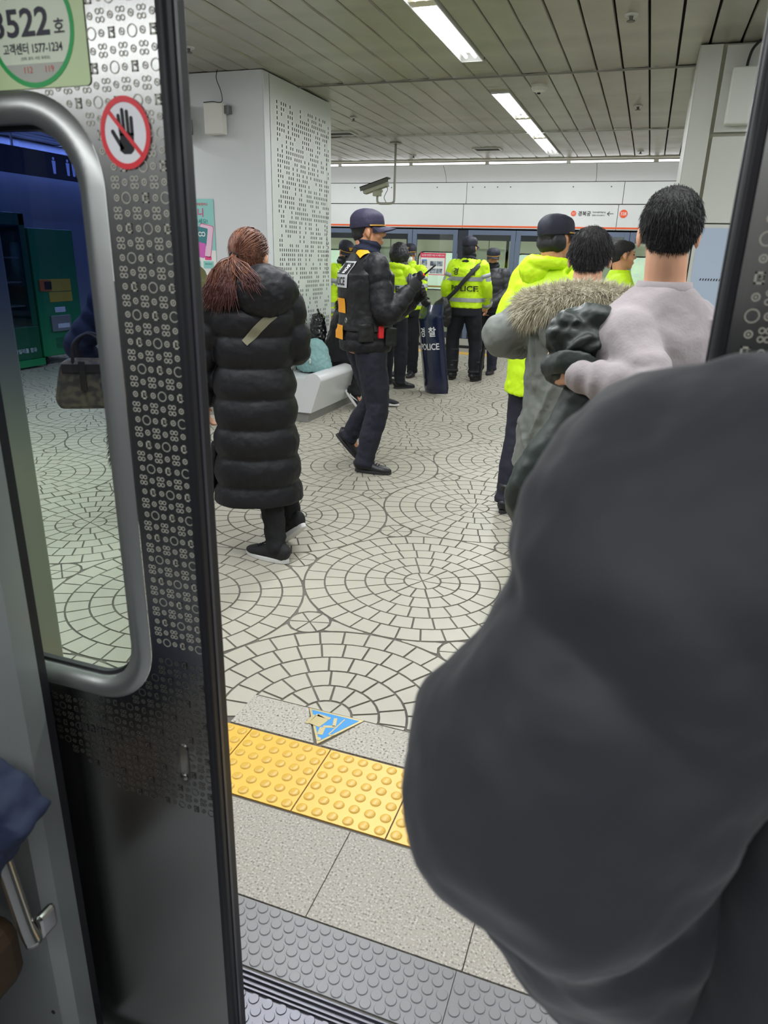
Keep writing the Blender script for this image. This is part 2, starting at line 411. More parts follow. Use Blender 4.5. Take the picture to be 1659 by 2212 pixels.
obj('cane', g, BRASS, sg)
# ------------------------------------------------------------------ ceiling
CEILM = mat('dull_metal_ceiling', 'aca99d', 0.38, 0.6, var=0.12, vscale=2.2, bump=0.10, bscale=2.2)
ce = empty('ceiling', kind='structure')
g = Geo(); g.box(-12, 7, 1.0, 11.82, 3.06, 3.12); obj('void_slab', g, DARK, ce)
variants = []
for k in range(7):
    L_ = 2.80; nx, ny = 4, 30; V = []; F = []
    for j in range(ny+1):
        for i in range(nx+1):
            x = (i/nx-0.5)*0.181; y = (j/ny)*L_
            e = 1-(2*abs(i/nx-0.5))**3
            d = 0.007*e*noise.noise(Vector((k*7.3+x*3, y*1.4, 0)))+0.004*noise.noise(Vector((k*3.1, y*3.1, x*9)))
            V.append((x, y, 0.002+d))
    for j in range(ny):
        for i in range(nx):
            a = j*(nx+1)+i; F.append((a, a+nx+1, a+nx+2, a+1))
    b0 = len(V); V += [(-0.093, 0, 0.03), (-0.093, L_, 0.03), (0.093, 0, 0.03), (0.093, L_, 0.03)]
    F += [(0, b0, b0+1, ny*(nx+1)), (nx, ny*(nx+1)+nx, b0+3, b0+2)]
    me = mesh_of('cp', V, F); me.materials.append(CEILM); me.polygons.foreach_set('use_smooth', [True]*len(me.polygons)); variants.append(me)
Yj = [1.08, 3.885, 6.69, 9.50]
LIT = [(2.2, 6.17), (7.3, 11.37)]
k = 0
for i in range(-44, 12):
    x = 0.085+i*0.2
    for yj in Yj:
        if x < -4.6 and yj < 3: continue
        if abs(x+1.515) < 0.05: continue
        o = link('ceiling_panel', variants[RNG.integers(7)], None, ce, loc=(x, yj+0.004, 3.0+RNG.uniform(-0.002, 0.002)))
        if yj == 9.50: o.scale = (1, 0.83, 1)
for y0, y1 in ((1.08, 2.18), (6.19, 6.686), (6.694, 7.30), (11.38, 11.8)):
    o = link('ceiling_panel', variants[1], None, ce, loc=(-1.515, y0, 3.0)); o.scale = (1, (y1-y0)/2.8, 1)
ALW = mat('white_trim', 'c8c8c4', 0.4)
for nm, y, th in (('joint_trim', 6.688, 0.012), ('cable_rod', 9.497, 0.007)):
    g = Geo(); g.box(-9, 2.3, y-th/2, y+th/2, 2.983, 2.996); obj(nm, g, mat('grey_trim', '8f8d86', 0.4, 0.5) if nm == 'joint_trim' else ALW, ce)
# fluorescent fittings: trays with tubes in the slot of one panel
TUBEM = mat('fluorescent_tube', 'f4f7ff', 0.5, emit=4.0); REFL = mat('lamp_reflector', 'e9e9e4', 0.35)
CLIP = mat('lamp_louvre', 'd8d2b8', 0.5)
def fitting(x, y0, y1, label, grp='recessed fluorescent fittings'):
    t = empty('ceiling_light', (x, y0, 2.99), label=label, cat='ceiling light', group=grp)
    n = max(1, round((y1-y0)/1.35)); st = (y1-y0)/n
    g = Geo(); w_ = 0.086
    for s in (-1, 1): g.box(s*w_-0.004, s*w_+0.004, 0, y1-y0, -0.002, 0.055)
    g.box(-w_, w_, -0.004, 0.004, -0.002, 0.055); g.box(-w_, w_, y1-y0-0.004, y1-y0+0.004, -0.002, 0.055)
    obj('housing', g, mat('housing_white', 'd8d8d2', 0.4), t)
    g = Geo(); g.box(-w_, w_, 0, y1-y0, 0.05, 0.055); obj('reflector', g, REFL, t)
    for i in range(n):
        for s in (-0.035, 0.035):
            g = Geo(); tube(g, [(s, i*st+0.06, 0.02), (s, (i+1)*st-0.06, 0.02)], [0.013, 0.013], n=10, lin_=True); obj('lamp_tube', g, TUBEM, t, smooth=True)
        if i: g = Geo(); g.box(-w_, w_, i*st-0.05, i*st+0.05, 0.012, 0.03); obj('louvre', g, CLIP, t)
    return t
fitting(-1.515, 2.2, 6.17, 'nearer fluorescent light fitting in the ceiling, at the top edge of the picture')
fitting(-1.515, 7.32, 11.36, 'fluorescent light fitting with cream louvres in the farther half of the ceiling')
# cove light over the far screen doors
cv = empty('cove_light', (0, 11.93, 2.955), label='long row of fluorescent tubes along the ceiling edge above the far screen doors', cat='ceiling light')
x = -10.0
while x < 3:
    g = Geo(); tube(g, [(x, 0, 0), (x+1.17, 0, 0)], [0.014, 0.014], ref=(0, 0, 1), n=8, lin_=True); obj('lamp_tube', g, mat('cove_tube', 'f4f6ff', 0.5, emit=5.0), cv, smooth=True)
    g = Geo(); g.box(x+1.175, x+1.235, -0.02, 0.02, -0.012, 0.02); obj('lamp_holder', g, ALW, cv)
    x += 1.24
def ceiling_thing(name, x, y, kind):
    if kind == 'sprinkler':
        t = empty(name, (x, y, 3.0)); g = Geo(); tube(g, [(0, 0, 0.002), (0, 0, -0.008)], [0.045, 0.04], n=20, lin_=True); obj('plate', g, ALW, t, smooth=False)
        g = Geo(); tube(g, [(0, 0, -0.005), (0, 0, -0.03)], [0.014, 0.010], n=10, lin_=True); tube(g, [(0, 0, -0.032), (0, 0, -0.036)], [0.026, 0.026], n=12, lin_=True); obj('head', g, mat('sprinkler_metal', '6b6a66', 0.4, 0.8), t)
    elif kind == 'detector':
        t = empty(name, (x, y, 3.0)); g = Geo(); tube(g, [(0, 0, 0.002), (0, 0, -0.02), (0, 0, -0.045), (0, 0, -0.058)], [0.07, 0.07, 0.055, 0.02], n=24, lin_=True); obj('body', g, mat('detector_plastic', 'cfcdc4', 0.5), t)
        g = Geo(); tube(g, [(0, 0, -0.05), (0, 0, -0.068)], [0.018, 0.014], n=12, lin_=True); obj('sensor', g, DARK, t)
    else:
        t = empty(name, (x, y, 3.0)); g = Geo(); ring_prism(g, rrect(-0.2, 0.2, -0.13, 0.13, 0.01, 2), rrect(-0.17, 0.17, -0.10, 0.10, 0.01, 2), -0.012, 0.004, 'z'); obj('frame', g, ALW, t)
        g = Geo(); [g.box(-0.17, 0.17, -0.1+j*0.02, -0.092+j*0.02, -0.008, 0.0) for j in range(10)]; obj('grille', g, mat('grille_metal', '55534e', 0.5, 0.5), t)
        g = Geo(); g.box(-0.17, 0.17, -0.1, 0.1, 0.0, 0.003); obj('backing', g, DARK, t)
    return t
tag(ceiling_thing('sprinkler', -0.32, 5.36, 'sprinkler'), 'white ceiling sprinkler nearest the viewer, above the right pillar side', 'sprinkler', 'ceiling sprinklers')
tag(ceiling_thing('sprinkler', -0.32, 8.2, 'sprinkler'), 'ceiling sprinkler in the middle of the three rightmost ones', 'sprinkler', 'ceiling sprinklers')
tag(ceiling_thing('sprinkler', -0.33, 11.3, 'sprinkler'), 'small ceiling sprinkler just before the cove tubes on the right', 'sprinkler', 'ceiling sprinklers')
tag(ceiling_thing('sprinkler', -3.35, 8.25, 'sprinkler'), 'ceiling sprinkler just right of the perforated pillar top', 'sprinkler', 'ceiling sprinklers')
tag(ceiling_thing('sprinkler', -3.60, 11.3, 'sprinkler'), 'ceiling sprinkler above the walking officer, close to the cove tubes', 'sprinkler', 'ceiling sprinklers')
tag(ceiling_thing('sprinkler', -3.52, 5.33, 'sprinkler'), 'ceiling sprinkler above the left pillar front, beside the door edge', 'sprinkler', 'ceiling sprinklers')
tag(ceiling_thing('smoke_detector', -1.13, 7.12, 'detector'), 'round white smoke detector between the two ceiling lights', 'smoke detector')
tag(ceiling_thing('air_vent', -3.92, 9.2, 'vent'), 'rectangular air vent beside the perforated pillar top', 'vent')
tag(ceiling_thing('ceiling_hatch', -2.36, 10.8, 'vent'), 'small rusty hatch in the ceiling before the cove tubes', 'vent')
# ------------------------------------------------------------------ far side: header, screen doors, train
hd = empty('wall_far', kind='structure')
g = Geo(); g.box(-12, 7, 12.98, 13.1, 2.02, 3.35); obj('header_backing', g, DARK, hd)
g = Geo(); g.box(-12, 7, 11.80, 11.84, 2.985, 3.12); g.box(-12, 7, 11.84, 13.0, 3.06, 3.12); obj('cove_soffit', g, mat('cream_soffit', 'cfcdbd', 0.5), hd)
def panel(x0, x1, z0, z1, y=12.90, m=WHITE):
    g = Geo(); g.box(x0+0.004, x1-0.004, y, y+0.03, z0+0.004, z1-0.004); return obj('header_panel', g, m, hd, bev=0.002)
for a, b in zip([-12, -8.2, -5.7, -3.13, -0.55, 2.0, 4.6], [-8.2, -5.7, -3.13, -0.55, 2.0, 4.6, 7]):
    panel(a, b, 2.44, 2.775)
for a, b in zip([-12, -8.3, -5.8, -3.17, -0.6, 2.0, 4.6], [-8.3, -5.8, -3.17, -0.6, 2.0, 4.6, 7]):
    panel(a, b, 2.045, 2.435)
for a, b in zip([-12, -8.6, -6.1, -3.5, -1.0, 2.2], [-8.6, -6.1, -3.5, -1.0, 2.2, 7]):   # curved upper panels
    g = Geo(); n = 8; V = []; F = []
    for i in range(n+1):
        t = i/n; y = 12.90-0.03*math.sin(t*math.pi/2)-0.22*t**2; z = 2.78+0.235*t
        V += [(a+0.003, y, z), (b-0.003, y, z)]
    for i in range(n): F.append((2*i, 2*i+1, 2*i+3, 2*i+2))
    g.add(V, F); obj('curved_panel', g, mat('glossy_white', 'd6d9dc', 0.22), hd, smooth=True)
g = Geo(); g.box(-12, 7, 15.75, 15.85, -1.0, 3.3); obj('tunnel_wall', g, DARK, hd)
g = Geo(); g.box(-12, 7, 12.60, 12.68, 3.015, 3.035); obj('cable_trunk', g, mat('dirty_cream', '8f8872', 0.6), hd)
g = Geo(); g.box(-12, 7, 12.892, 12.8995, 2.066, 2.092); obj('orange_stripe', g, ORANGE, hd)
for x in (-5.2, -4.5, -3.66, -3.03, -2.82, -2.6, -2.38, -1.35, -0.75, -6.2):
    g = Geo(); tube(g, [(x, 12.903, 2.70), (x, 12.893, 2.70)], [0.011, 0.009], ref=(0, 0, 1), n=10, lin_=True); obj('bolt', g, mat('bolt_dark', '4a4a4a', 0.5), hd)
# header writing
UX, UZ = (1, 0, 0), (0, 0, 1)
ORP = mat('orange_print', 'ee5a2c', 0.5); YP = 12.8935
def disc(name, x, z, r, m, parent, y=YP, t=0.001):
    g = Geo(); prism(g, [(x+r*math.cos(a), z+r*math.sin(a)) for a in np.linspace(0, 2*math.pi, 24, endpoint=False)], y-t, y, 'y'); return obj(name, g, m, parent)
ns = empty('station_name_strip', (0, 0, 0), label='printed station name with an arrow and orange number discs on the white header', cat='sign')
disc('number_disc', -1.30, 2.297, 0.042, ORP, ns); place_text('number', '327', WHITEP, (-1.30, YP-0.002, 2.297), 0.028, UX, UZ, ns)
place_text('station_name', '경복궁', BLACKP, (-1.125, YP, 2.297), 0.075, UX, UZ, ns, bold=0.012, width=0.2)
place_text('roman_name', 'Gyeongbokgung', BLACKP, (-0.895, YP, 2.318), 0.034, UX, UZ, ns, width=0.21)
place_text('han_name', '景福宮 (정부서울청사)', BLACKP, (-0.90, YP, 2.27), 0.028, UX, UZ, ns, width=0.2)
g = Geo(); g.box(-0.765, -0.665, YP-0.001, YP, 2.293, 2.300)
for s in (1, -1):
    v = [(-0.768, 2.2965), (-0.73, 2.2965+s*0.035), (-0.723, 2.2965+s*0.030), (-0.756, 2.2965)]; prism(g, v if s < 0 else v[::-1], YP-0.001, YP, 'y')
obj('arrow', g, BLACKP, ns)
disc('number_disc', -0.51, 2.297, 0.062, ORP, ns); place_text('number', '328', WHITEP, (-0.51, YP-0.002, 2.297), 0.045, UX, UZ, ns, bold=0.01)
# screen doors
FR = mat('blue_grey_frame', '66738a', 0.4, 0.2); GLS = glass('screen_glass', (0.93, 0.96, 0.95), 0.05); DKF = mat('dark_column', '2a2f3c', 0.4)
def leaf(x0, x1, k, hside):
    d = empty('door_%d' % k, (x0, 12.92, 0), kind='structure'); W_ = x1-x0; z0, z1 = 0.17, 2.02
    g = Geo(); g.box(0.004, 0.085, 0, 0.04, z0, z1); g.box(W_-0.085, W_-0.004, 0, 0.04, z0, z1); obj('stile', g, FR, d, bev=0.004)
    g = Geo(); g.box(0.085, W_-0.085, 0.002, 0.038, z1-0.075, z1); obj('top_rail', g, FR, d)
    g = Geo(); g.box(0.085, W_-0.085, 0.002, 0.038, z0, z0+0.10); obj('bottom_rail', g, DKF, d)
    g = Geo(); g.box(0.085, W_-0.085, 0.018, 0.024, z0+0.1, z1-0.075); obj('pane', g, GLS, d)
    hx = 0.045 if hside < 0 else W_-0.045
    g = Geo(); ring_prism(g, rrect(hx-0.02, hx+0.02, 0.98, 1.20, 0.019, 5), rrect(hx-0.011, hx+0.011, 0.99, 1.19, 0.0105, 5), -0.006, 0.002); obj('handle', g, ALU, d)
    return d
k = 1
for c in (-9.665, -7.805, -5.945, -4.085, -2.225, -0.365, 1.495):
    leaf(c-0.84, c, k, 1); leaf(c, c+0.84, k+1, -1); k += 2
    g = Geo(); g.box(c+0.842, c+1.018, 12.94, 13.0, 0.1, 2.02); obj('dark_column', g, DKF, hd)
g = Geo(); g.box(-12, 7, 12.90, 13.0, 0.05, 0.165); obj('base_plate', g, mat('pale_base', 'a9a69c', 0.5), hd)
g = Geo(); g.box(-12, 7, 12.895, 13.0, -0.01, 0.05); obj('base_rail', g, RUB, hd)
# notice on the screen door glass
nt_ = empty('notice_poster', (0, 0, 0), label='pink bordered notice stuck on the glass of the far screen door', cat='poster')
PINK = mat('pink_print', 'd8425e', 0.5); PAPER = mat('paper', 'e2e4e0', 0.6)
nx0, nx1, nz0, nz1 = -3.915, -3.445, 1.255, 1.63; yy = 12.905
g = Geo(); g.box(nx0, nx1, yy, yy+0.006, nz0, nz1); obj('sheet', g, PINK, nt_)
g = Geo(); g.box(nx0+0.012, nx1-0.012, yy-0.001, yy, nz0+0.012, nz1-0.08); obj('paper_field', g, PAPER, nt_)
place_text('heading', "'승강장 안전문' 비상 시 이용 안내", WHITEP, ((nx0+nx1)/2, yy-0.002, nz1-0.04), 0.034, UX, UZ, nt_, width=0.42, bold=0.01)
for j, (zz, mm, tt) in enumerate(((1.46, mat('blue_print', '2e6fc0', 0.5), '승강장'), (1.335, PINK, '열차내'))):
    g = Geo(); prism(g, rrect(nx0+0.03, nx0+0.13, zz+0.035, zz+0.055, 0.009, 3), yy-0.002, yy-0.001, 'y'); obj('tab', g, mm, nt_)
    for a, b in ((0.03, 0.13), (0.19, 0.30), (0.31, 0.42)):
        g = Geo(); g.box(nx0+a, nx0+b, yy-0.002, yy-0.001, zz-0.05, zz+0.032)
        obj('photo_print', g, mat('photo_grey', 'a8b4bc', 0.6, c2='3c4a55', vscale=26), nt_)
# far train seen through the screen doors
tr = empty('subway_train', (0, 13.32, 0), label='cream subway train with an orange band standing behind the far screen doors', cat='train')
CREAM = mat('cream_train_paint', 'c3c8a8', 0.4, emit=0.0); TD = mat('dark_train_body', '26292c', 0.5)
g = Geo(); g.box(-12, 7, 0.05, 0.5, -0.9, 0.12); g.box(-12, 7, 0.05, 0.5, 1.86, 3.2); obj('body_side', g, TD, tr)
g = Geo(); g.box(-12, 7, 0.0, 0.05, 0.12, 0.33); g.box(-12, 7, 0.0, 0.05, 0.68, 0.92); g.box(-12, 7, 0.0, 0.05, 1.72, 1.86); obj('body_panel', g, CREAM, tr)
g = Geo(); g.box(-12, 7, -0.002, 0.05, 0.33, 0.68); obj('orange_band', g, mat('orange_band_paint', 'd9702a', 0.4), tr)
TG = glass('train_glass', (0.82, 0.88, 0.86), 0.06)
for c in (-7.6, -5.6, -3.65, -1.85, 0.0, 1.9):
    g = Geo(); ring_prism(g, rrect(c-0.62, c+0.62, 0.92, 1.72, 0.02, 5), rrect(c-0.42, c+0.42, 1.0, 1.64, 0.11, 5), -0.004, 0.05); obj('window_surround', g, CREAM, tr)
    g = Geo(); prism(g, rrect(c-0.42, c+0.42, 1.0, 1.64, 0.11, 5), 0.02, 0.026, 'y'); obj('pane', g, TG, tr)
    g = Geo(); ring_prism(g, rrect(c-0.44, c+0.44, 0.98, 1.66, 0.12, 5), rrect(c-0.42, c+0.42, 1.0, 1.64, 0.11, 5), -0.01, 0.0); obj('window_gasket', g, RUB, tr)
for c in (-6.6, -4.63, -2.76, -0.93, 0.95):
    g = Geo(); g.box(c-0.31, c+0.31, 0.012, 0.05, 0.9, 1.74); obj('train_door', g, mat('pale_green_door', 'b7c3a4', 0.45), tr)
    g = Geo(); g.box(c-0.36, c-0.31, -0.004, 0.05, 0.13, 1.86); g.box(c+0.31, c+0.36, -0.004, 0.05, 0.13, 1.86); g.box(c-0.006, c+0.006, 0.0, 0.05, 0.13, 1.86); obj('door_gasket', g, TD, tr)
g = Geo(); g.box(-12, 7, 2.0, 2.05, 0.0, 2.2); obj('cabin_wall', g, mat('cabin_cream', 'b9c2ae', 0.6), tr)
g = Geo(); g.box(-12, 7, -0.012, 0.0, 1.03, 1.06); obj('trim_line', g, mat('yellow_line', 'c9a13a', 0.5), tr)
# ------------------------------------------------------------------ CCTV camera on hanging pipe
GREYP = mat('grey_painted_pipe', '9a9a8e', 0.45); cc = empty('security_camera', (-3.474, 10.087, 3.0), label='grey security camera hanging from the ceiling on a bent pipe', cat='camera')
g = Geo(); tube(g, [(0, 0, 0), (0, 0, -0.012)], [0.085, 0.08], n=20, lin_=True); obj('ceiling_flange', g, GREYP, cc)
g = Geo(); tube(g, [(0, 0, 0.0), (0, 0, -0.35), (0, 0, -0.69), (-0.012, 0, -0.735), (-0.05, 0, -0.752), (-0.16, 0, -0.755), (-0.225, 0, -0.75), (-0.25, 0, -0.72), (-0.25, 0, -0.63)], [0.016]*9, ref=(0, 1, 0), n=12, per=5); obj('pipe', g, GREYP, cc, smooth=True)
rm = np.array(Matrix.Rotation(R(-17), 3, 'Y'))
def rb(g2, x0, x1, y0, y1, z0, z1, c):
    t = Geo(); t.box(x0, x1, y0, y1, z0, z1); g2.add(t.verts()@rm.T+np.array(c), t.f)
g = Geo(); rb(g, -0.19, 0.17, -0.06, 0.06, -0.045, 0.045, (-0.27, 0, -0.54)); obj('housing', g, mat('camera_beige', 'a3a38f', 0.5), cc, bev=0.008)
g = Geo(); rb(g, -0.22, 0.21, -0.072, 0.072, 0.046, 0.060, (-0.27, 0, -0.54)); rb(g, -0.22, 0.21, -0.072, -0.066, 0.0, 0.06, (-0.27, 0, -0.54)); obj('sun_shield', g, mat('shield_dark', '56544c', 0.5), cc, bev=0.004)
g = Geo(); g.box(-0.31, -0.20, -0.04, 0.04, -0.66, -0.59); g.box(-0.33, -0.18, -0.03, 0.03, -0.61, -0.575); obj('bracket', g, mat('camera_beige', 'a3a38f', 0.5), cc, bev=0.006)
g = Geo(); rb(g, -0.196, -0.188, -0.04, 0.04, -0.03, 0.03, (-0.27, 0, -0.54)); obj('lens_window', g, DARK, cc)
g = Geo(); tube(g, [(-0.13, 0, -0.53), (-0.10, 0, -0.57), (-0.13, 0, -0.63), (-0.15, 0, -0.68), (-0.12, 0, -0.74)], [0.005]*5, ref=(0, 1, 0), n=8, per=5); obj('cable', g, mat('cable_grey', '77766c', 0.6), cc, smooth=True)
# ------------------------------------------------------------------ left pillar, perforated panel, fixtures
lp = empty('wall_left', kind='structure')
PX0, PX1, PY0, PY1 = -5.1, -3.27, 6.03, 7.44
PANW = mat('pillar_white', 'd2d5d6', 0.42, var=0.03, vscale=1.2)
g = Geo(); g.box(PX0, PX1-0.012, PY0, PY1, 0, 2.995); obj('pillar_body', g, PANW, lp)
g = Geo(); g.box(PX0-0.004, PX1+0.0, PY0-0.012, PY0+0.05, 0.0, 0.09); obj('baseboard', g, mat('grey_base', '8d8c88', 0.5), lp)
g = Geo(); g.box(PX1-0.012, PX1, PY0, PY0+0.1, 0.0, 2.992); obj('corner_trim', g, PANW, lp, bev=0.003)
# panel with real slots: grid with missing cells, dark board behind
g = Geo(); nyc, nzc = 27*3+1, 150; ya, yb, za, zb = PY0+0.105, PY1, 0.0, 2.99
ys = [ya]; c0 = ya+0.12
for i in range(27): ys += [c0+i*0.0425, c0+i*0.0425+0.015]
ys.append(yb); zs = [za]; zz = 0.35
while zz < 2.80: zs += [zz, zz+0.026]; zz += 0.042
zs.append(zb)
hole = np.zeros((len(ys)-1, len(zs)-1), bool)
for i in range(27):
    j = 0
    while j < (len(zs)-2)//2:
        run = random.choice([2, 2, 3, 3, 4, 5]); gap = random.choice([0, 1, 1, 2, 2, 3, 5])
        for q in range(run):
            if 2*(j+q)+1 < len(zs)-1: hole[2*i+1, 2*(j+q)+1] = True
        j += run+gap
V = [(PX1, y, z) for y in ys for z in zs]; nz_ = len(zs); F = []
for i in range(len(ys)-1):
    j = 0
    while j < nz_-1:
        if hole[i, j]: j += 1; continue
        j2 = j
        while j2+1 < nz_-1 and not hole[i, j2+1]: j2 += 1
        F.append((i*nz_+j, (i+1)*nz_+j, (i+1)*nz_+j2+1, i*nz_+j2+1)); j = j2+1
g.add(V, F); obj('perforated_panel', g, mat('pale_green_panel', 'cdd3cc', 0.42), lp)
g = Geo(); g.box(PX1-0.0125, PX1-0.011, ya, yb, 0.0, 2.99); obj('panel_backing', g, mat('slot_dark', '33362f', 0.8), lp)
g = Geo(); g.box(PX1, PX1+0.0005, PY1-0.108, PY1-0.104, 2.0, 2.70); g.box(PX1, PX1+0.0005, PY1-0.108, PY1-0.104, 0.45, 0.9); obj('engraved_line', g, BLACKP, lp)
place_text('engraved_text', '수도권 빠르니까 한 대 먼저 보내요', BLACKP, (PX1+0.001, PY1-0.108, 1.66), 0.045, (0, 0, -1), (0, 1, 0), lp, width=0.62)
# poster on the pillar front
po = empty('advert_poster', (0, 0, 0), label='mint green advert poster with a pink phone and card on the white pillar front', cat='poster')
MINT = mat('mint_print', '8fcac4', 0.5); MAG = mat('magenta_print', 'dd4a86', 0.5); TEAL = mat('teal_print', '2f8f8a', 0.5); LMG = mat('light_magenta_print', 'cf62b4', 0.5); DTEAL = mat('dark_teal_print', '3b7f86', 0.5)
py_ = PY0-0.004
def flat(name, poly, m, d, parent=po):
    g = Geo(); prism(g, poly[::-1], py_-d*0.0006, py_, 'y'); return obj(name, g, m, parent)
flat('sheet', [(-4.31, 1.33), (-3.815, 1.33), (-3.815, 2.0), (-4.31, 2.0)], PAPER, 1)
flat('mint_field', [(-4.31, 1.56), (-3.815, 1.56), (-3.815, 2.0), (-4.31, 2.0)], MINT, 2)
place_text('headline', '티머니', MAG, (-4.03, py_-0.003, 1.885), 0.075, UX, UZ, po, bold=0.015)
place_text('headline', '발급하세요!', TEAL, (-4.0, py_-0.003, 1.81), 0.045, UX, UZ, po, bold=0.01)
place_text('headline', '외국인용 기후동행카드', mat('red_print', 'd8405a', 0.5), (-4.0, py_-0.003, 1.955), 0.025, UX, UZ, po, bold=0.01)
def rot2(p, c, a):
    return [(c[0]+(x-c[0])*math.cos(a)-(z-c[1])*math.sin(a), c[1]+(x-c[0])*math.sin(a)+(z-c[1])*math.cos(a)) for x, z in p]
cph = (-3.92, 1.645)
flat('phone_outline', rot2(rrect(cph[0]-0.075, cph[0]+0.075, cph[1]-0.14, cph[1]+0.14, 0.02), cph, R(-10)), MAG, 3)
flat('phone_face', rot2(rrect(cph[0]-0.069, cph[0]+0.069, cph[1]-0.134, cph[1]+0.134, 0.018), cph, R(-10)), mat('pale_pink_print', 'e6c3d6', 0.5), 4)
flat('card_back', rot2(rrect(-4.02, -3.90, 1.60, 1.76, 0.012), (-3.96, 1.68), R(-10)), DTEAL, 5)
flat('card_front', rot2(rrect(-4.055, -3.925, 1.50, 1.63, 0.015), (-3.99, 1.57), R(-10)), LMG, 6)
for s in (-1, 1):
    g = Geo(); c_ = (-3.955+s*0.018, 1.70); ring_prism(g, [(c_[0]+0.021*math.cos(a), c_[1]+0.021*math.sin(a)) for a in np.linspace(0, 6.2832, 16, endpoint=False)], [(c_[0]+0.013*math.cos(a), c_[1]+0.013*math.sin(a)) for a in np.linspace(0, 6.2832, 16, endpoint=False)], py_-0.0042, py_-0.003); obj('loop_mark', g, WHITEP, po)
for cx, cm in ((-4.04, MAG), (-3.90, MAG)):
    flat('small_panel', [(cx-0.055, 1.40), (cx+0.055, 1.40), (cx+0.055, 1.465), (cx-0.055, 1.465)], MINT, 3)
    flat('small_banner', rrect(cx-0.035, cx+0.035, 1.475, 1.505, 0.006, 2), cm, 3)
    place_text('small_caption', '결제/충전', TEAL, (cx, py_-0.003, 1.44), 0.018, UX, UZ, po)
# wireless box with cable, dark bracket beside the door edge
wb = empty('wireless_box', (-3.71, PY0-0.05, 2.63), label='small white wireless box with a thin black cable on the left pillar front', cat='wireless box')
g = Geo(); g.box(-0.095, 0.085, -0.05, 0.03, -0.12, 0.12); obj('casing', g, mat('box_white', 'd5d3cc', 0.45), wb, bev=0.006)
g = Geo(); tube(g, [(-0.09, -0.05, 0.122), (0.0, -0.052, 0.124), (0.09, -0.05, 0.12), (0.075, -0.03, 0.2), (0.03, -0.02, 0.3), (0.03, 0.0, 0.37)], [0.0035]*6, ref=(0, 1, 0), n=6, per=6); obj('cable', g, BLACKP, wb, smooth=True)
g = Geo(); g.box(0.085, 0.13, -0.01, 0.045, 0.04, 0.1); obj('bracket', g, mat('bracket_grey', '77777a', 0.4, 0.6), wb)
bm_ = empty('monitor_bracket', (-4.08, PY0-0.2, 2.62), label='dark metal bracket with a thick black cable on the left pillar beside the train door', cat='bracket')
g = Geo(); g.box(-0.08, 0.03, 0.0, 0.15, -0.12, 0.14); g.box(0.03, 0.10, 0.05, 0.19, -0.10, 0.02); obj('arm_plate', g, mat('bracket_dark', '4b4b50', 0.5, 0.5), bm_, bev=0.004)
g = Geo(); tube(g, [(-0.02, 0.18, 0.38), (-0.05, 0.14, 0.3), (-0.04, 0.14, 0.18), (0.0, 0.13, 0.02), (0.02, 0.13, -0.1)], [0.012]*5, ref=(0, 1, 0), n=8, per=6); obj('cable', g, BLACKP, bm_, smooth=True)
# bench
be = empty('bench', (0, 0, 0), label='white moulded bench with a grey plinth along the perforated pillar', cat='bench')
prof = [(-3.265, 0.43), (-2.96, 0.435), (-2.91, 0.475), (-2.86, 0.485), (-2.815, 0.465), (-2.79, 0.425), (-2.80, 0.38), (-2.895, 0.10), (-3.265, 0.10)]
g = Geo(); pp = cr(np.array([(a, 0, b) for a, b in prof[1:7]]), 6)[:, [0, 2]]; prof2 = [prof[0]]+[tuple(p) for p in pp]+prof[7:]
prism(g, prof2, 6.10, 7.5, 'y'); obj('seat_shell', g, mat('bench_white', 'cfd1d2', 0.25), be, smooth=False)
g = Geo(); g.box(-3.265, -2.94, 6.14, 7.46, 0, 0.10); obj('plinth', g, mat('plinth_grey', '8e8d8a', 0.5), be)
# ------------------------------------------------------------------ right pillar
rp = empty('wall_right', kind='structure'); RPM = mat('pillar_grey_white', 'c3c4bd', 0.45, var=0.03, vscale=1.0)
g = Geo(); g.box(0.135, 2.6, 6.13, 7.5, 0.0, 2.995); obj('pillar_body', g, mat('gap_beige', '9f9d8d', 0.6), rp)
g = Geo(); g.box(0.13, 0.275, 6.10, 6.13, 0.885, 2.99); obj('corner_panel', g, RPM, rp, bev=0.003)
g = Geo(); g.box(0.125, 0.13, 6.10, 7.5, 0.0, 2.99); obj('side_panel', g, RPM, rp)
for z0, z1, x0, x1 in ((2.44, 2.985, 0.30, 0.95), (1.84, 2.42, 0.30, 0.95), (0.89, 1.13, 0.30, 0.95), (2.44, 2.985, 0.965, 1.8), (0.89, 2.42, 0.965, 1.8)):
    g = Geo(); g.box(x0, x1, 6.10, 6.13, z0+0.004, z1-0.004); obj('wall_panel', g, RPM, rp, bev=0.003)
g = Geo(); g.box(0.13, 2.4, 6.14, 6.16, 0.80, 0.885); obj('shadow_gap', g, DARK, rp)
g = Geo(); g.box(0.128, 2.4, 6.10, 6.14, 0.0, 0.80); obj('blue_base_panel', g, mat('slate_blue', '5a6a88', 0.45), rp)
db = empty('display_board', (0, 0, 0), label='pale blue display board with a dotted line on the right pillar', cat='board')
g = Geo(); g.box(0.285, 0.95, 6.088, 6.10, 1.14, 1.835); obj('frame', g, RPM, db, bev=0.003)
g = Geo(); g.box(0.31, 0.93, 6.084, 6.089, 1.165, 1.81); obj('screen', g, mat('pale_blue_screen', 'a9b6ca', 0.35), db)
g = Geo()
for i in range(18): prism(g, [(0.372+i*0.019, 1.44), (0.379+i*0.019, 1.44), (0.384+i*0.019, 1.456), (0.377+i*0.019, 1.456)], 6.082, 6.084, 'y')
obj('dotted_line', g, BLACKP, db)
sb = empty('speaker_box', (0.44, 6.06, 2.66), label='white box with a dark cable on the right pillar, beside the train door', cat='speaker')
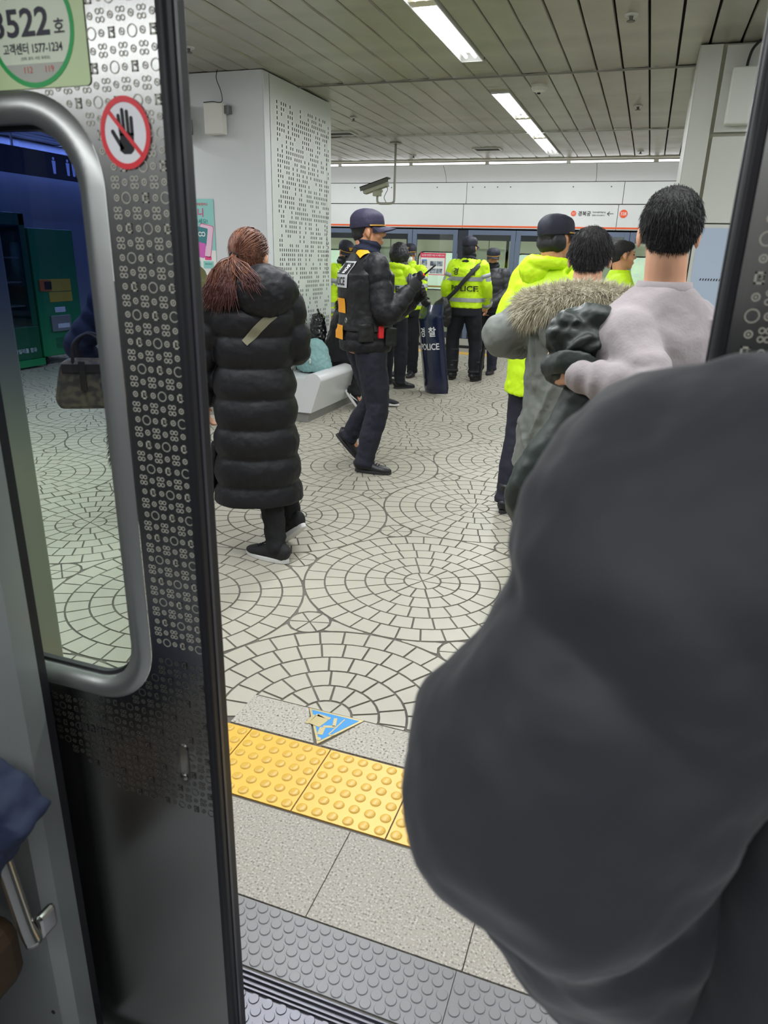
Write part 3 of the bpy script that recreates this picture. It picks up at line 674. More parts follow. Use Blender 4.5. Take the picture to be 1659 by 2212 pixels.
g = Geo(); g.box(-0.085, 0.12, -0.05, 0.04, -0.18, 0.17); obj('casing', g, mat('box_white2', 'd2d4ce', 0.45), sb, bev=0.01)
g = Geo(); tube(g, [(0.0, 0, 0.16), (0.005, 0, 0.22), (0.02, 0, 0.28), (0.06, 0, 0.33)], [0.009]*4, ref=(0, 1, 0), n=8, per=6); obj('cable', g, BLACKP, sb, smooth=True)
# ------------------------------------------------------------------ things seen through the train window, left
KX = -7.68
GREEN = mat('green_cabinet', '14874e', 0.4); DGREEN = mat('dark_green_cabinet', '0d5c3a', 0.4)
g_ = empty('wall_back', kind='structure')
g = Geo(); g.box(-9.6, -8.75, 2.0, 13.0, 0, 3.0); obj('concourse_wall', g, mat('dim_wall', '8f9296', 0.6), g_)
vm = empty('vending_machine', (KX, 6.93, 0), label='green framed vending machine with a glass front seen through the train window', cat='vending machine')
g = Geo(); g.box(-0.85, 0.0, -0.75, 0.72, 0.12, 0.55); g.box(-0.85, 0.0, -0.75, -0.66, 0.55, 1.95); g.box(-0.85, 0, 0.62, 0.72, 0.55, 1.95); g.box(-0.85, 0, -0.75, 0.72, 1.8, 1.95); g.box(-0.85, -0.8, -0.66, 0.62, 0.5, 1.8); obj('cabinet', g, DGREEN, vm, bev=0.01)
g = Geo(); g.box(-0.01, 0.0, -0.66, 0.62, 0.55, 1.8); obj('pane', g, TG, vm)
for y in (-0.2, 0.22):
    g = Geo(); g.box(-0.02, 0.012, y-0.012, y+0.012, 0.5, 1.8); obj('door_bar', g, ALU, vm)
for z in (0.8, 1.1, 1.4):
    g = Geo(); g.box(-0.7, -0.05, -0.65, 0.6, z, z+0.02); obj('shelf', g, ALU, vm)
g = Geo(); g.box(-0.85, 0.03, -0.8, 0.735, 0.03, 0.12); obj('base', g, GREEN, vm)
for t_, y_ in (('알려진', 0.17), ('자일리톨', 0.38), ('함유', 0.58)): place_text('lettering', t_, WHITEP, (0.004, y_, 0.24), 0.06, (0, 1, 0), UZ, vm, bold=0.012)
vm2 = empty('ticket_machine', (KX, 8.03, 0), label='narrow bright green machine with yellow labels seen through the train window', cat='vending machine')
g = Geo(); g.box(-0.8, 0.0, -0.34, 0.45, 0.12, 1.78); obj('cabinet', g, GREEN, vm2, bev=0.012)
for q, (y0, y1, z0, z1, mm) in enumerate(((-0.26, 0.30, 0.98, 1.14, mat('yellow_label', 'd9b53a', 0.5)), (-0.12, 0.30, 0.84, 0.97, mat('yellow_label', 'd9b53a', 0.5)), (-0.05, 0.14, 0.70, 0.77, PAPER))):
    g = Geo(); g.box(0.0, 0.006, y0, y1, z0, z1); obj('label_plate', g, mm, vm2)
g = Geo(); g.box(0.0, 0.02, -0.28, -0.08, 0.99, 1.13); obj('card_reader', g, mat('orange_reader', 'c96a35', 0.5), vm2)
g = Geo(); g.box(0.02, 0.026, -0.2, -0.08, 1.01, 1.11); obj('reader_face', g, DARK, vm2)
g = Geo(); g.box(0.0, 0.03, -0.16, 0.2, 0.45, 0.66); obj('coin_tray', g, ALU, vm2, bev=0.004)
g = Geo(); g.box(0.03, 0.034, -0.06, 0.16, 0.49, 0.55); obj('label_plate', g, PAPER, vm2)
g = Geo(); [g.box(0.0, 0.004, -0.1, 0.35, 0.22+j*0.025, 0.232+j*0.025) for j in range(6)]; obj('vent', g, DGREEN, vm2)
for y in (-0.25, 0.36):
    g = Geo(); tube(g, [(-0.1, y-0.02, 0.06), (-0.1, y+0.02, 0.06)], [0.06, 0.06], ref=(0, 0, 1), n=16, lin_=True); g.box(-0.13, -0.07, y-0.01, y+0.01, 0.06, 0.15); obj('caster', g, RUB, vm2)
hs = empty('hanging_sign', (-7.3, 8.3, 2.52), label='dark hanging sign with white station names and pictograms seen through the train window', cat='sign')
g = Geo(); g.box(-0.1, 0, -1.4, 1.9, -0.14, 0.15); obj('sign_box', g, mat('sign_black', '1b1d24', 0.4), hs)
for y in (-1.0, 1.5):
    g = Geo(); g.box(-0.06, -0.04, y-0.01, y+0.01, 0.15, 0.48); obj('hanger', g, ALU, hs)
LITW = mat('lit_lettering', 'dfe8ff', 0.5, emit=0.8)
for t_, r_, y_ in (('독립문', 'Dongnimmun', 0.45), ('불광', 'Bulgwang', 0.95), ('구파발', 'Gupabal', 1.45)):
    place_text('station_name', t_, LITW, (0.003, y_, 0.03), 0.075, (0, 1, 0), UZ, hs, bold=0.01)
    place_text('roman_name', r_, LITW, (0.003, y_, -0.07), 0.045, (0, 1, 0), UZ, hs)
for c_ in (-0.18, -0.08, -0.42):
    g = Geo()
    prism(g, [(c_+0.018*math.cos(a), 0.085+0.018*math.sin(a)) for a in np.linspace(0, 6.28, 10, endpoint=False)], 0.001, 0.004, 'x')
    prism(g, [(c_-0.03, 0.06), (c_+0.03, 0.06), (c_+0.02, -0.09), (c_-0.02, -0.09)][::-1], 0.001, 0.004, 'x'); obj('pictogram', g, LITW, hs)
# ------------------------------------------------------------------ near screen-door frame (platform edge)
nf = empty('wall_near', kind='structure')
PSDM = mat('olive_grey_post', '8f9284', 0.35, 0.4)
g = Geo(); g.box(-1.195, -1.122, 0.985, 1.06, 0.0, 2.06); obj('screen_door_post', g, PSDM, nf, bev=0.004)
g = Geo(); g.box(0.66, 0.74, 0.985, 1.06, 0.0, 2.06); obj('screen_door_post', g, PSDM, nf, bev=0.004)
g = Geo(); g.box(-3.4, 3.0, 0.98, 1.15, 2.06, 3.0); obj('screen_door_header', g, WHITE, nf)
g = Geo(); g.box(-2.3, -1.20, 1.01, 1.018, 0.12, 2.05); obj('pane', g, GLS, nf)
# ------------------------------------------------------------------ train we stand in
DY = 0.80
tw = empty('wall_carriage', kind='structure')
PANL = mat('carriage_panel', '8f9390', 0.38, 0.35, bump=0.02, bscale=30)
g = Geo(); prism(g, [(-2.6, 0.70), (-0.886, 0.70), (-0.860, 0.715), (-0.860, 0.755), (-2.6, 0.755)], 0.0, 2.15); obj('door_pocket_panel', g, PANL, tw)
g = Geo(); g.box(-0.878, -0.864, 0.757, 0.775, 0.0, 1.95); obj('pocket_gasket', g, RUB, tw)
for z in (0.63, 0.35, 0.13):
    g = Geo(); tube(g, [(-0.905, 0.700, z), (-0.905, 0.698, z)], [0.004, 0.004], ref=(0, 0, 1), n=10, lin_=True); obj('screw', g, mat('screw_dark', '333333', 0.4, 0.6), tw)
g = Geo(); g.box(0.345, 2.2, 0.70, 0.755, 0.0, 2.15); obj('door_pocket_panel', g, PANL, tw, bev=0.004)
g = Geo(); g.box(-0.82, 0.35, 0.70, 0.77, 1.92, 2.15); obj('door_lintel', g, PANL, tw)
g = Geo(); g.box(-2.6, 2.2, 0.86, 0.875, 1.95, 2.9); obj('outer_skin', g, STEEL, tw)
cfl = empty('floor', kind='structure'); g = Geo(); g.box(-2.6, 2.2, -2.0, 0.782, -0.08, -0.01); obj('carriage_floor', g, mat('carriage_floor', '88898c', 0.5, var=0.1), cfl)
ccl = empty('ceiling', kind='structure'); g = Geo(); g.box(-2.6, 2.2, -2.0, 0.86, 2.15, 2.2); obj('carriage_ceiling', g, mat('carriage_white', 'd8d8d4', 0.5), ccl); twr = empty('wall_rear', kind='structure')
g = Geo(); g.box(-2.6, 2.2, -2.05, -2.0, 1.5, 2.2); obj('far_side_upper', g, mat('carriage_white', 'd8d8d4', 0.5), twr)
g = Geo(); g.box(-2.6, 2.2, -2.05, -2.0, 0, 1.5); obj('far_side_lower', g, mat('carriage_dark_side', '77777a', 0.5), twr)
g = Geo(); g.box(-2.6, 2.2, -1.9, -1.4, 0.0, 0.45); g.box(-2.6, 2.2, -1.98, -1.85, 0.45, 1.3); obj('seat_row', g, mat('seat_cloth', '2b2e36', 0.9), twr)
g = Geo(); g.box(-2.6, -2.55, -2.0, 0.86, 0, 2.2); g.box(2.2, 2.25, -2.0, 0.86, 0, 2.2); obj('end_wall', g, mat('carriage_end', '5c5f63', 0.5), twr)
g = Geo(); g.box(-2.3, 1.7, -0.53, -0.31, 2.135, 2.15); obj('lamp_cover', g, mat('carriage_lamp_cover', 'f2f5ff', 0.5, emit=4.0), ccl)
# door leaves
ETCH = mat('frosted_etching', 'b9b6a8', 0.55, 0.35)
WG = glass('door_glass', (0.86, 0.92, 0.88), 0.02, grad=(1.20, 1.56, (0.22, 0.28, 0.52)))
def glyph_geo(g, cx, cz, w_, h_, y):
    """rounded E-like motif built of strokes"""
    t = 0.0021
    def seg(x0, z0, x1, z1):
        a = np.array([x0, z0]); b = np.array([x1, z1]); d = (b-a)/np.linalg.norm(b-a); n = np.array([-d[1], d[0]])*t/2; e = d*t/2
        P4 = [a-n-e, b-n+e, b+n+e, a+n-e]; g.add([(p[0], y, p[1]) for p in P4], [(0, 1, 2, 3)])
    X0_, X1_, Z0_, Z1_ = cx-w_/2, cx+w_/2, cz-h_/2, cz+h_/2
    seg(X0_, Z0_, X0_, Z1_); seg(X0_, Z1_, X1_, Z1_); seg(X1_, Z1_, X1_, cz+h_*0.2); seg(X1_, cz+h_*0.2, cx, cz+h_*0.12)
    seg(cx, cz+h_*0.12, X1_, cz-h_*0.1); seg(X1_, cz-h_*0.1, X1_, Z0_); seg(X1_, Z0_, X0_, Z0_)
def ring_flat(g, cx, cz, r1, r0, y, n=10, a0=0):
    V = []; 
    for i in range(n):
        a = a0+2*math.pi*i/n; V += [(cx+r1*math.cos(a), y, cz+r1*math.sin(a)), (cx+r0*math.cos(a), y, cz+r0*math.sin(a))]
    g.add(V, [(2*i, 2*i+1, 2*((i+1) % n)+1, 2*((i+1) % n)) for i in range(n)])
def etching(x0, x1, z0, z1, skip, y):
    g = Geo(); p = 0.0146; q = 0.0178; ix = 0; nx = int((x1-x0)/p); nz = int((z1-z0)/q)
    for j in range(nz):
        for i in range(nx):
            cx = x1-0.006-i*p; cz = z0+0.01+j*q
            if skip(cx, cz): continue
            if j % 2 == 0:
                if i % 2: ring_flat(g, cx, cz, 0.0042, 0.0028, y); ring_flat(g, cx, cz, 0.0016, 0.0004, y, 4)
                elif (i//2+j//2) % 2: glyph_geo(g, cx, cz, 0.0072, 0.0095, y)
                else: ring_flat(g, cx, cz, 0.0070, 0.0058, y, 14)
            else:
                if i % 2 == 0: ring_flat(g, cx, cz, 0.0042, 0.0028, y); ring_flat(g, cx, cz, 0.0016, 0.0004, y, 4)
                else:
                    for s in (-1, 1):
                        for t in (-1, 1): ring_flat(g, cx+s*0.0031, cz+t*0.0042, 0.0034, 0.0021, y, 8)
    return g
def train_leaf(k, xr, mirror):
    """leaf whose rubber edge is at xr; local x runs from 0 (steel edge) towards the pocket as negative"""
    d = empty('door_%d' % k, (xr, DY, 0), kind='structure'); s = 1 if not mirror else -1
    def X(a, b): return (min(a*s, b*s), max(a*s, b*s))
    W_ = 0.64; ox0, ox1 = X(-0.014-W_, -0.014)
    wx0, wx1 = X(-0.014-0.51, -0.014-0.096)   # outer edge of window frame
    outer = rrect(ox0, ox1, -0.05, 1.93, 0.004, 14); inner = rrect(wx0, wx1, 0.835, 1.735, 0.115, 14)
    g = Geo(); ring_prism(g, outer, inner, 0.0, 0.036); obj('steel_panel', g, STEEL, d)
    pin = rrect(wx0+0.034, wx1-0.034, 0.872, 1.698, 0.085, 14)
    g = Geo()
    a = inner; mid = rrect(wx0+0.010, wx1-0.010, 0.845, 1.725, 0.105, 14)
    n = len(a); V = [(p[0], -0.001, p[1]) for p in a]+[(p[0], -0.011, p[1]) for p in mid]+[(p[0], -0.006, p[1]) for p in pin]+[(p[0], 0.016, p[1]) for p in pin]
    F = []
    for r_ in range(3):
        for i in range(n):
            j = (i+1) % n; F.append((r_*n+i, r_*n+j, (r_+1)*n+j, (r_+1)*n+i))
    g.add(V, F); obj('window_frame', g, ALU, d, smooth=True)
    g = Geo(); ring_prism(g, rrect(wx0+0.032, wx1-0.032, 0.870, 1.700, 0.086, 14), rrect(wx0+0.040, wx1-0.040, 0.878, 1.692, 0.080, 14), 0.010, 0.02); obj('window_gasket', g, RUB, d)
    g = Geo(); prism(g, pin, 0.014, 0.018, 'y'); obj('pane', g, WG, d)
    rx0, rx1 = X(-0.014, 0.0)
    g = Geo(); prof_ = [(rx0, -0.004), (rx1-0.004, -0.006), (rx1, 0.0), (rx1, 0.036), (rx1-0.004, 0.042), (rx0, 0.042)] if s > 0 else [(rx1, -0.004), (rx0+0.004, -0.006), (rx0, 0.0), (rx0, 0.036), (rx0+0.004, 0.042), (rx1, 0.042)]
    prism(g, prof_ if s > 0 else prof_[::-1], -0.05, 1.93); obj('rubber_edge', g, RUB, d, bev=0.002)
    g = Geo(); lx0, lx1 = X(-0.001, 0.002); g.box(lx0, lx1, 0.012, 0.018, 0.02, 1.93); obj('rubber_groove', g, mat('rubber_sheen', '3a3a40', 0.35), d)
    ex0, ex1 = (ox0+0.12, ox1) if s > 0 else (ox0, ox1-0.12)
    def skip(x, z):
        if x < ex0+0.004 or x > ex1-0.004: return True
        if wx0-0.006 < x < wx1+0.006 and 0.835-0.008 < z < 1.735+0.008:
            dx = max(abs(x-(wx0+wx1)/2)-(wx1-wx0)/2+0.115, 0); dz = max(abs(z-1.285)-0.45+0.115, 0)
            if math.hypot(dx, dz) < 0.122: return True
        return z < 0.835 and (abs(x-ex1*(s > 0)-ex0*(s < 0)) > 0.12+(z-0.60)*1.6)
    g = etching(ex0, ex1, 0.96, 1.92, skip, -0.0006); obj('etched_pattern', g, ETCH, d, kind='stuff')
    g = etching(ex0, ex1, 0.64, 0.955, skip, -0.0006); obj('etched_pattern', g, mat('faint_etching', '74726a', 0.42, 0.7), d, kind='stuff')  # lower part of the pattern, darker and closer to the steel
    hx = (-0.014-0.052)*s
    g = Geo(); ring_prism(g, rrect(hx-0.0100, hx+0.0100, 0.703, 0.779, 0.0098, 6), rrect(hx-0.0078, hx+0.0078, 0.706, 0.776, 0.0076, 6), -0.0025, 0.002); hnd = obj('handle_recess', g, mat('handle_steel', '8a8a88', 0.25, 1.0), d)
    g = Geo(); prism(g, rrect(hx-0.0079, hx+0.0079, 0.706, 0.776, 0.0076, 6), -0.0010, -0.0004, 'y'); ell(g, (hx, -0.002, 0.7145), (0.0072, 0.004, 0.0072), nu=14, nv=8); obj('recess_cup', g, mat('handle_cup', 'a5a49d', 0.2, 1.0), hnd)
    return d
dl = train_leaf(20, -0.554, False); dr = train_leaf(21, 0.071, True)
# stickers on the left leaf (world coordinates on its face)
SY = DY-0.0012
ST = empty('number_sticker', (0, 0, 0), label='pale green carriage number sticker inside a green ring on the left train door', cat='sticker')
LG = mat('pale_green_sticker', 'c9dca6', 0.45); GRN = mat('green_ring_print', '0ba24c', 0.45)
g = Geo(); prism(g, rrect(-0.832, -0.668, 1.736, 1.90, 0.006, 3), SY-0.0004, SY, 'y'); obj('sheet', g, LG, ST)
rc = (-0.750, 1.8005); circ = lambda r, n=40: [(rc[0]+r*math.cos(a)*1.03, rc[1]+r*math.sin(a)) for a in np.linspace(0, 2*math.pi, n, endpoint=False)]
g = Geo(); prism(g, circ(0.060), SY-0.0007, SY-0.0003, 'y'); obj('white_field', g, mat('pale_cream_print', 'dde6cc', 0.5), ST)
g = Geo(); low = [p for p in circ(0.0585, 80) if p[1] < 1.763]; low.sort(key=lambda p: math.atan2(p[1]-rc[1], p[0]-rc[0])); prism(g, low, SY-0.0009, SY-0.0006, 'y'); obj('grey_segment', g, mat('grey_print', 'b4b6a8', 0.5), ST)
g = Geo(); ring_prism(g, circ(0.0640), circ(0.0585), SY-0.0011, SY-0.0004); obj('green_ring', g, GRN, ST)
INK = mat('ink_navy', '23222f', 0.5); ty = SY-0.0014
place_text('number', '3522', INK, (-0.764, ty, 1.806), 0.030, UX, UZ, ST, width=0.088, bold=0.02)
place_text('unit', '호', INK, (-0.706, ty, 1.800), 0.015, UX, UZ, ST, bold=0.012)
place_text('heading', '이번 객차는', INK, (-0.757, ty, 1.839), 0.016, UX, UZ, ST, width=0.07, bold=0.012)
place_text('phone_line', '고객센터 1577-1234', INK, (-0.750, ty, 1.779), 0.012, UX, UZ, ST, width=0.092, bold=0.012)
place_text('small_line', '(전화, 문자, 사진, 동영상)', INK, (-0.747, ty, 1.768), 0.004, UX, UZ, ST, width=0.045)
place_text('emergency_number', '112', mat('red_ink', 'd8503c', 0.5), (-0.760, ty, 1.756), 0.007, UX, UZ, ST)
place_text('emergency_number', '119', mat('red_ink', 'd8503c', 0.5), (-0.727, ty, 1.756), 0.007, UX, UZ, ST)
HS = empty('hand_warning_sticker', (0, 0, 0), label='round red and white sticker with a crossed out black hand on the left train door', cat='sticker')
hc = (-0.624, 1.683); REDP = mat('red_sticker_print', 'e0202c', 0.4)
cir = lambda r, n=40: [(hc[0]+r*math.cos(a), hc[1]+r*1.10*math.sin(a)) for a in np.linspace(0, 2*math.pi, n, endpoint=False)]
g = Geo(); prism(g, cir(0.0365), SY-0.0004, SY, 'y'); obj('white_disc', g, mat('sticker_white', 'e9e9ea', 0.4), HS)
g = Geo(); prism(g, [(-0.634, 1.664), (-0.628, 1.660), (-0.618, 1.660), (-0.613, 1.664), (-0.612, 1.683), (-0.632, 1.683)], SY-0.0009, SY-0.0003, 'y')
def finger(a, b, wd):
    a = np.array(a); b = np.array(b); d = (b-a)/np.linalg.norm(b-a); nn = np.array([-d[1], d[0]])*wd/2
    P_ = [tuple(a-nn)]+[tuple(b+nn*math.sin(t)*1.0*-1*0+(-nn*math.cos(t))+d*math.sin(t)*wd/2) for t in np.linspace(0, math.pi, 6)]+[tuple(a+nn)]
    prism(g, P_, SY-0.0009, SY-0.0003, 'y')
for a, b in (((-0.6305, 1.680), (-0.6325, 1.702)), ((-0.6255, 1.680), (-0.6265, 1.708)), ((-0.6195, 1.680), (-0.6200, 1.706)), ((-0.6140, 1.680), (-0.6140, 1.699))): finger(a, b, 0.0046)
finger((-0.629, 1.665), (-0.6425, 1.685), 0.005)
obj('black_hand', g, BLACKP, HS)
g = Geo(); ring_prism(g, cir(0.0365), cir(0.0305), SY-0.0012, SY-0.0003); obj('red_ring', g, REDP, HS)
g = Geo(); a = np.array([hc[0]-0.0225, hc[1]+0.0245]); b = np.array([hc[0]+0.0225, hc[1]-0.0245]); d_ = (b-a)/np.linalg.norm(b-a); nn = np.array([-d_[1], d_[0]])*0.0024
prism(g, [tuple(a-nn), tuple(b-nn), tuple(b+nn), tuple(a+nn)], SY-0.0015, SY-0.0008, 'y'); obj('red_bar', g, REDP, HS)
place_text('faint_mark', 'metro', mat('faint_etch', '4a4a48', 0.5, 0.6), (-0.80, SY, 0.76), 0.02, UX, UZ, ST, width=0.07)
# ------------------------------------------------------------------ people: helpers
def n3(v): v = np.asarray(v, float); return v/(np.linalg.norm(v)+1e-9)
def rotz(a): c, s = math.cos(a), math.sin(a); return np.array([[c, -s, 0], [s, c, 0], [0, 0, 1]])
SKIN = mat('skin', 'c98f6c', 0.5, var=0.05, vscale=12); SKIN2 = mat('skin_pale', 'd6a283', 0.5, var=0.05, vscale=12)
HAIRB = mat('black_hair', '1a1819', 0.62, bump=0.4, bscale=160, var=0.3, vscale=40)
class Person:
    """local frame: feet at the origin, facing +Y, right hand towards +X; joints may be given as world points or directions"""
    def __init__(s, loc, rz, h=1.72, lean=(0, 0, 0), pel=None, label='', group=None, yaw=0, pitch=0, roll=0, W=1.0, **k):
        s.loc = np.array([*loc[:2], loc[2] if len(loc) > 2 else 0.0]); s.rz = R(rz); s.M = rotz(s.rz); s.s = h/1.75; S = s.s
        s.root = empty('person', tuple(s.loc), s.rz, label=label, cat='person', group=group)
        s.pel = np.array([0, 0, 0.95*S]) if pel is None else s.w(pel)
        s.lean = s.d(lean); s.W = W
        s.neck = s.sp(1.50); s.head = s.sp(1.635)+np.array([0, 0.012, 0])
        s.J = {}
        for sd, sg in (('L', -1), ('R', 1)):
            sh = s.sp(1.415)+np.array([sg*0.175*S*W, 0, 0]); s.J['s'+sd] = sh
            u = s.d(k.get('u'+sd, s.iw((sg*0.16, -0.02, -1)))); f = s.d(k.get('f'+sd, s.iw((sg*0.04, 0.2, -1))))
            e = s.w(k['e'+sd]) if 'e'+sd in k else sh+n3(u)*0.29*S
            wr = s.w(k['w'+sd]) if 'w'+sd in k else e+n3(f)*0.25*S
            s.J['e'+sd] = e; s.J['w'+sd] = wr
            hp = s.pel+np.array([sg*0.09*S, 0, -0.04*S]); s.J['h'+sd] = hp
            ft = np.array([sg*0.10*S*(1), 0.0, 0.085]) if 'a'+sd not in k else s.w(k['a'+sd])
            kn = s.w(k['k'+sd]) if 'k'+sd in k else (hp+ft)/2+np.array([sg*0.01, 0.03, 0.0])
            s.J['a'+sd] = ft; s.J['k'+sd] = kn
            s.J['fy'+sd] = R(k.get('fy'+sd, 0))-s.rz if k.get('fyw') else R(k.get('fy'+sd, -8*sg)); s.J['fp'+sd] = R(k.get('fp'+sd, 0))
        s.Mh = rotz(R(yaw))@np.array(Matrix.Rotation(R(pitch), 3, 'X'))@np.array(Matrix.Rotation(R(roll), 3, 'Y'))
        s.hs = s.s*k.get('hk', 1.0); s.head = s.head+(0 if 'hdz' not in k else np.array([0, 0, k['hdz']])); s.grip = {'L': k.get('gL', 0.5), 'R': k.get('gR', 0.5)}; s.hd = {'L': k.get('hdL'), 'R': k.get('hdR')}
    def iw(s, v): return s.M@np.array(v, float)
    def w(s, p): return s.M.T@(np.array(p, float)-s.loc)      # world point -> local
    def d(s, v): return s.M.T@np.array(v, float)              # world direction -> local
    def sp(s, z):
        """point of the body axis at standard height z (1.75 m figure)"""
        t = max(0.0, (z-0.95)/0.48); return s.pel+np.array([0, 0, (z-0.95)*s.s])+s.lean*min(t, 1.15)
def TR(z):
    Z = [0.80, 0.86, 0.95, 1.05, 1.15, 1.25, 1.35, 1.42, 1.46, 1.50, 1.56]
    return np.array([np.interp(z, Z, [0.150, 0.163, 0.168, 0.150, 0.145, 0.160, 0.172, 0.158, 0.115, 0.062, 0.055]),
                     np.interp(z, Z, [0.115, 0.125, 0.122, 0.110, 0.108, 0.118, 0.116, 0.092, 0.075, 0.062, 0.058])])
def hand(g, p, wr, dirv, side, grip=0.5, up=None, fat=1.0):
    S = p.s; d = n3(dirv); sg = -1 if side == 'L' else 1
    up = n3(np.array([0, 0, 1.0]) if abs(d[2]) < 0.8 else np.array([0, 1.0, 0])) if up is None else n3(up)
    # a = across the palm (towards the thumb), nrm = palm side
    a = n3(up-d*(up@d)); nrm = n3(np.cross(d, a))*sg*-1
    if abs(d[2]) >= 0.8: nrm = np.array([-sg*1.0, 0, 0]); nrm = n3(nrm-d*(nrm@d)); a = n3(np.cross(nrm, d)); a = a if a[1] > 0 else -a
    kn = wr+d*0.085*S
    tube(g, [wr-d*0.03, wr+d*0.02, wr+d*0.05*S, kn], [(0.024*fat, 0.018*fat), (0.034*fat, 0.017*fat), (0.042*fat, 0.017*fat), (0.040*fat, 0.014*fat)], ref=nrm, n=14, per=4)
    for i, (o, ln) in enumerate(((0.030, 0.072), (0.010, 0.082), (-0.011, 0.076), (-0.030, 0.060))):
        b = kn+a*o*S-d*0.012; th = 0.25+grip*0.9; pts = [b]; cur = b+d*0.012; pts.append(cur); dd = d
        for j, q in enumerate((0.45, 0.3, 0.25)):
            ang = th*(j+0.6)*0.8; dd = d*math.cos(ang)+nrm*math.sin(ang); cur = cur+dd*ln*q*S*1.05; pts.append(cur)
        tube(g, pts, [0.0092*fat, 0.0095*fat, 0.0088*fat, 0.008*fat, 0.0062*fat], ref=a, n=8, per=3)
    b = wr+d*0.025+a*0.026*S; t1 = b+(a*0.75+d*0.6+nrm*0.2*grip)*0.034*S; t2 = t1+(d*0.85+a*0.3+nrm*0.5*grip)*0.03*S; t3 = t2+(d*0.9+nrm*0.6*grip)*0.022*S
    tube(g, [b-a*0.012, b, t1, t2, t3], [0.012*fat, 0.0125*fat, 0.0105*fat, 0.0095*fat, 0.007*fat], ref=nrm, n=8, per=3)
def head_geo(g, p, face=True):
    c = p.head; S = p.hs; M = p.Mh
    def E(o, r): ell(g, c+M@(np.array(o)*S), np.array(r)*S, M, 16, 10)
    E((0, -0.012, 0.028), (0.076, 0.094, 0.088)); E((0, 0.020, -0.035), (0.060, 0.068, 0.078)); E((0, 0.060, -0.092), (0.026, 0.022, 0.018))
    E((0, 0.045, -0.015), (0.062, 0.045, 0.055)); E((0, 0.098, -0.018), (0.013, 0.016, 0.014)); E((0, 0.088, 0.004), (0.009, 0.012, 0.028))
    E((0, 0.086, -0.056), (0.024, 0.009, 0.006)); E((0, 0.084, -0.067), (0.020, 0.010, 0.007)); E((0, 0.079, 0.026), (0.050, 0.012, 0.009))
    for sg in (-1, 1):
        E((sg*0.040, 0.066, -0.030), (0.020, 0.016, 0.020))
        o = np.array([sg*0.081, 0.002, -0.008]); m2 = M@rotz(R(-sg*22))
        ell(g, c+M@(o*S), np.array((0.008, 0.019, 0.031))*S, m2, 12, 8); ell(g, c+M@((o+[0, 0.006, -0.024])*S), np.array((0.006, 0.009, 0.010))*S, m2, 8, 6)
    tube(g, [p.sp(1.42), p.sp(1.50), c+M@(np.array((0, -0.028, -0.06))*S), c+M@(np.array((0, -0.02, 0.0))*S)], [(0.080*S, 0.068*S), (0.062*S, 0.061*S), (0.059*S, 0.059*S), (0.05*S, 0.05*S)], n=16)
def body(p, m=SKIN, vox=0.0075, deci=0.5, eyes=False):
    g = Geo(); S = p.s; zs = [0.84, 0.90, 0.95, 1.05, 1.15, 1.25, 1.35, 1.42, 1.46, 1.50]
    tube(g, [p.sp(z) for z in zs], [TR(z)*S*0.93 for z in zs], ref=(0, 1, 0), n=24, per=4)
    for sd in 'LR':
        J = p.J; sh, e, w_ = J['s'+sd], J['e'+sd], J['w'+sd]
        tube(g, [p.sp(1.39)+(sh-p.sp(1.415))*0.5, sh, (sh+e)/2, e, e*0.6+w_*0.4, w_], [0.06*S, 0.056*S, 0.047*S, 0.040*S, 0.037*S, 0.025*S], n=14, per=5)
        hand(g, p, w_, (w_-e) if p.hd[sd] is None else p.d(p.hd[sd]), sd, p.grip[sd])
        h, k, a = J['h'+sd], J['k'+sd], J['a'+sd]
        tube(g, [h+(0, 0, 0.04), h, (h+k)/2, k, k*0.65+a*0.35, a], [0.095*S, 0.092*S, 0.072*S, 0.054*S, 0.056*S, 0.038*S], n=16, per=5, ref=(1, 0, 0))
        fd = rotz(J['fy'+sd])@np.array([0, math.cos(J['fp'+sd]), math.sin(J['fp'+sd])])
        tube(g, [a-fd*0.03, a-np.array([0, 0, 0.03])+fd*0.03, a-np.array([0, 0, 0.05])+fd*0.10*math.cos(J['fp'+sd])], [0.038*S, 0.036*S, 0.028*S], ref=(1, 0, 0), n=12, per=4)
    head_geo(g, p)
    o = link('body', bake(g, vox, 3, deci=deci), m, p.root, smooth=True); p.body = o
    if eyes:
        for sg in (-1, 1):
            g = Geo(); ell(g, p.head+p.Mh@(np.array((sg*0.031, 0.082, 0.006))*S), np.array((0.012, 0.006, 0.006))*S, p.Mh, 10, 6); obj('eye', g, mat('eye_dark', '1a1512', 0.2), p.root, smooth=True)
            g = Geo(); ell(g, p.head+p.Mh@(np.array((sg*0.031, 0.088, 0.028))*S), np.array((0.017, 0.004, 0.003))*S, p.Mh, 10, 6); obj('eyebrow', g, HAIRB, p.root, smooth=True)
    return o
def baffle(pitch, amp, ph=0.0, p_=0.55):
    return lambda s, th, L: amp*(np.abs(np.sin(math.pi*(s+ph)/pitch))**p_-0.75)+0*th
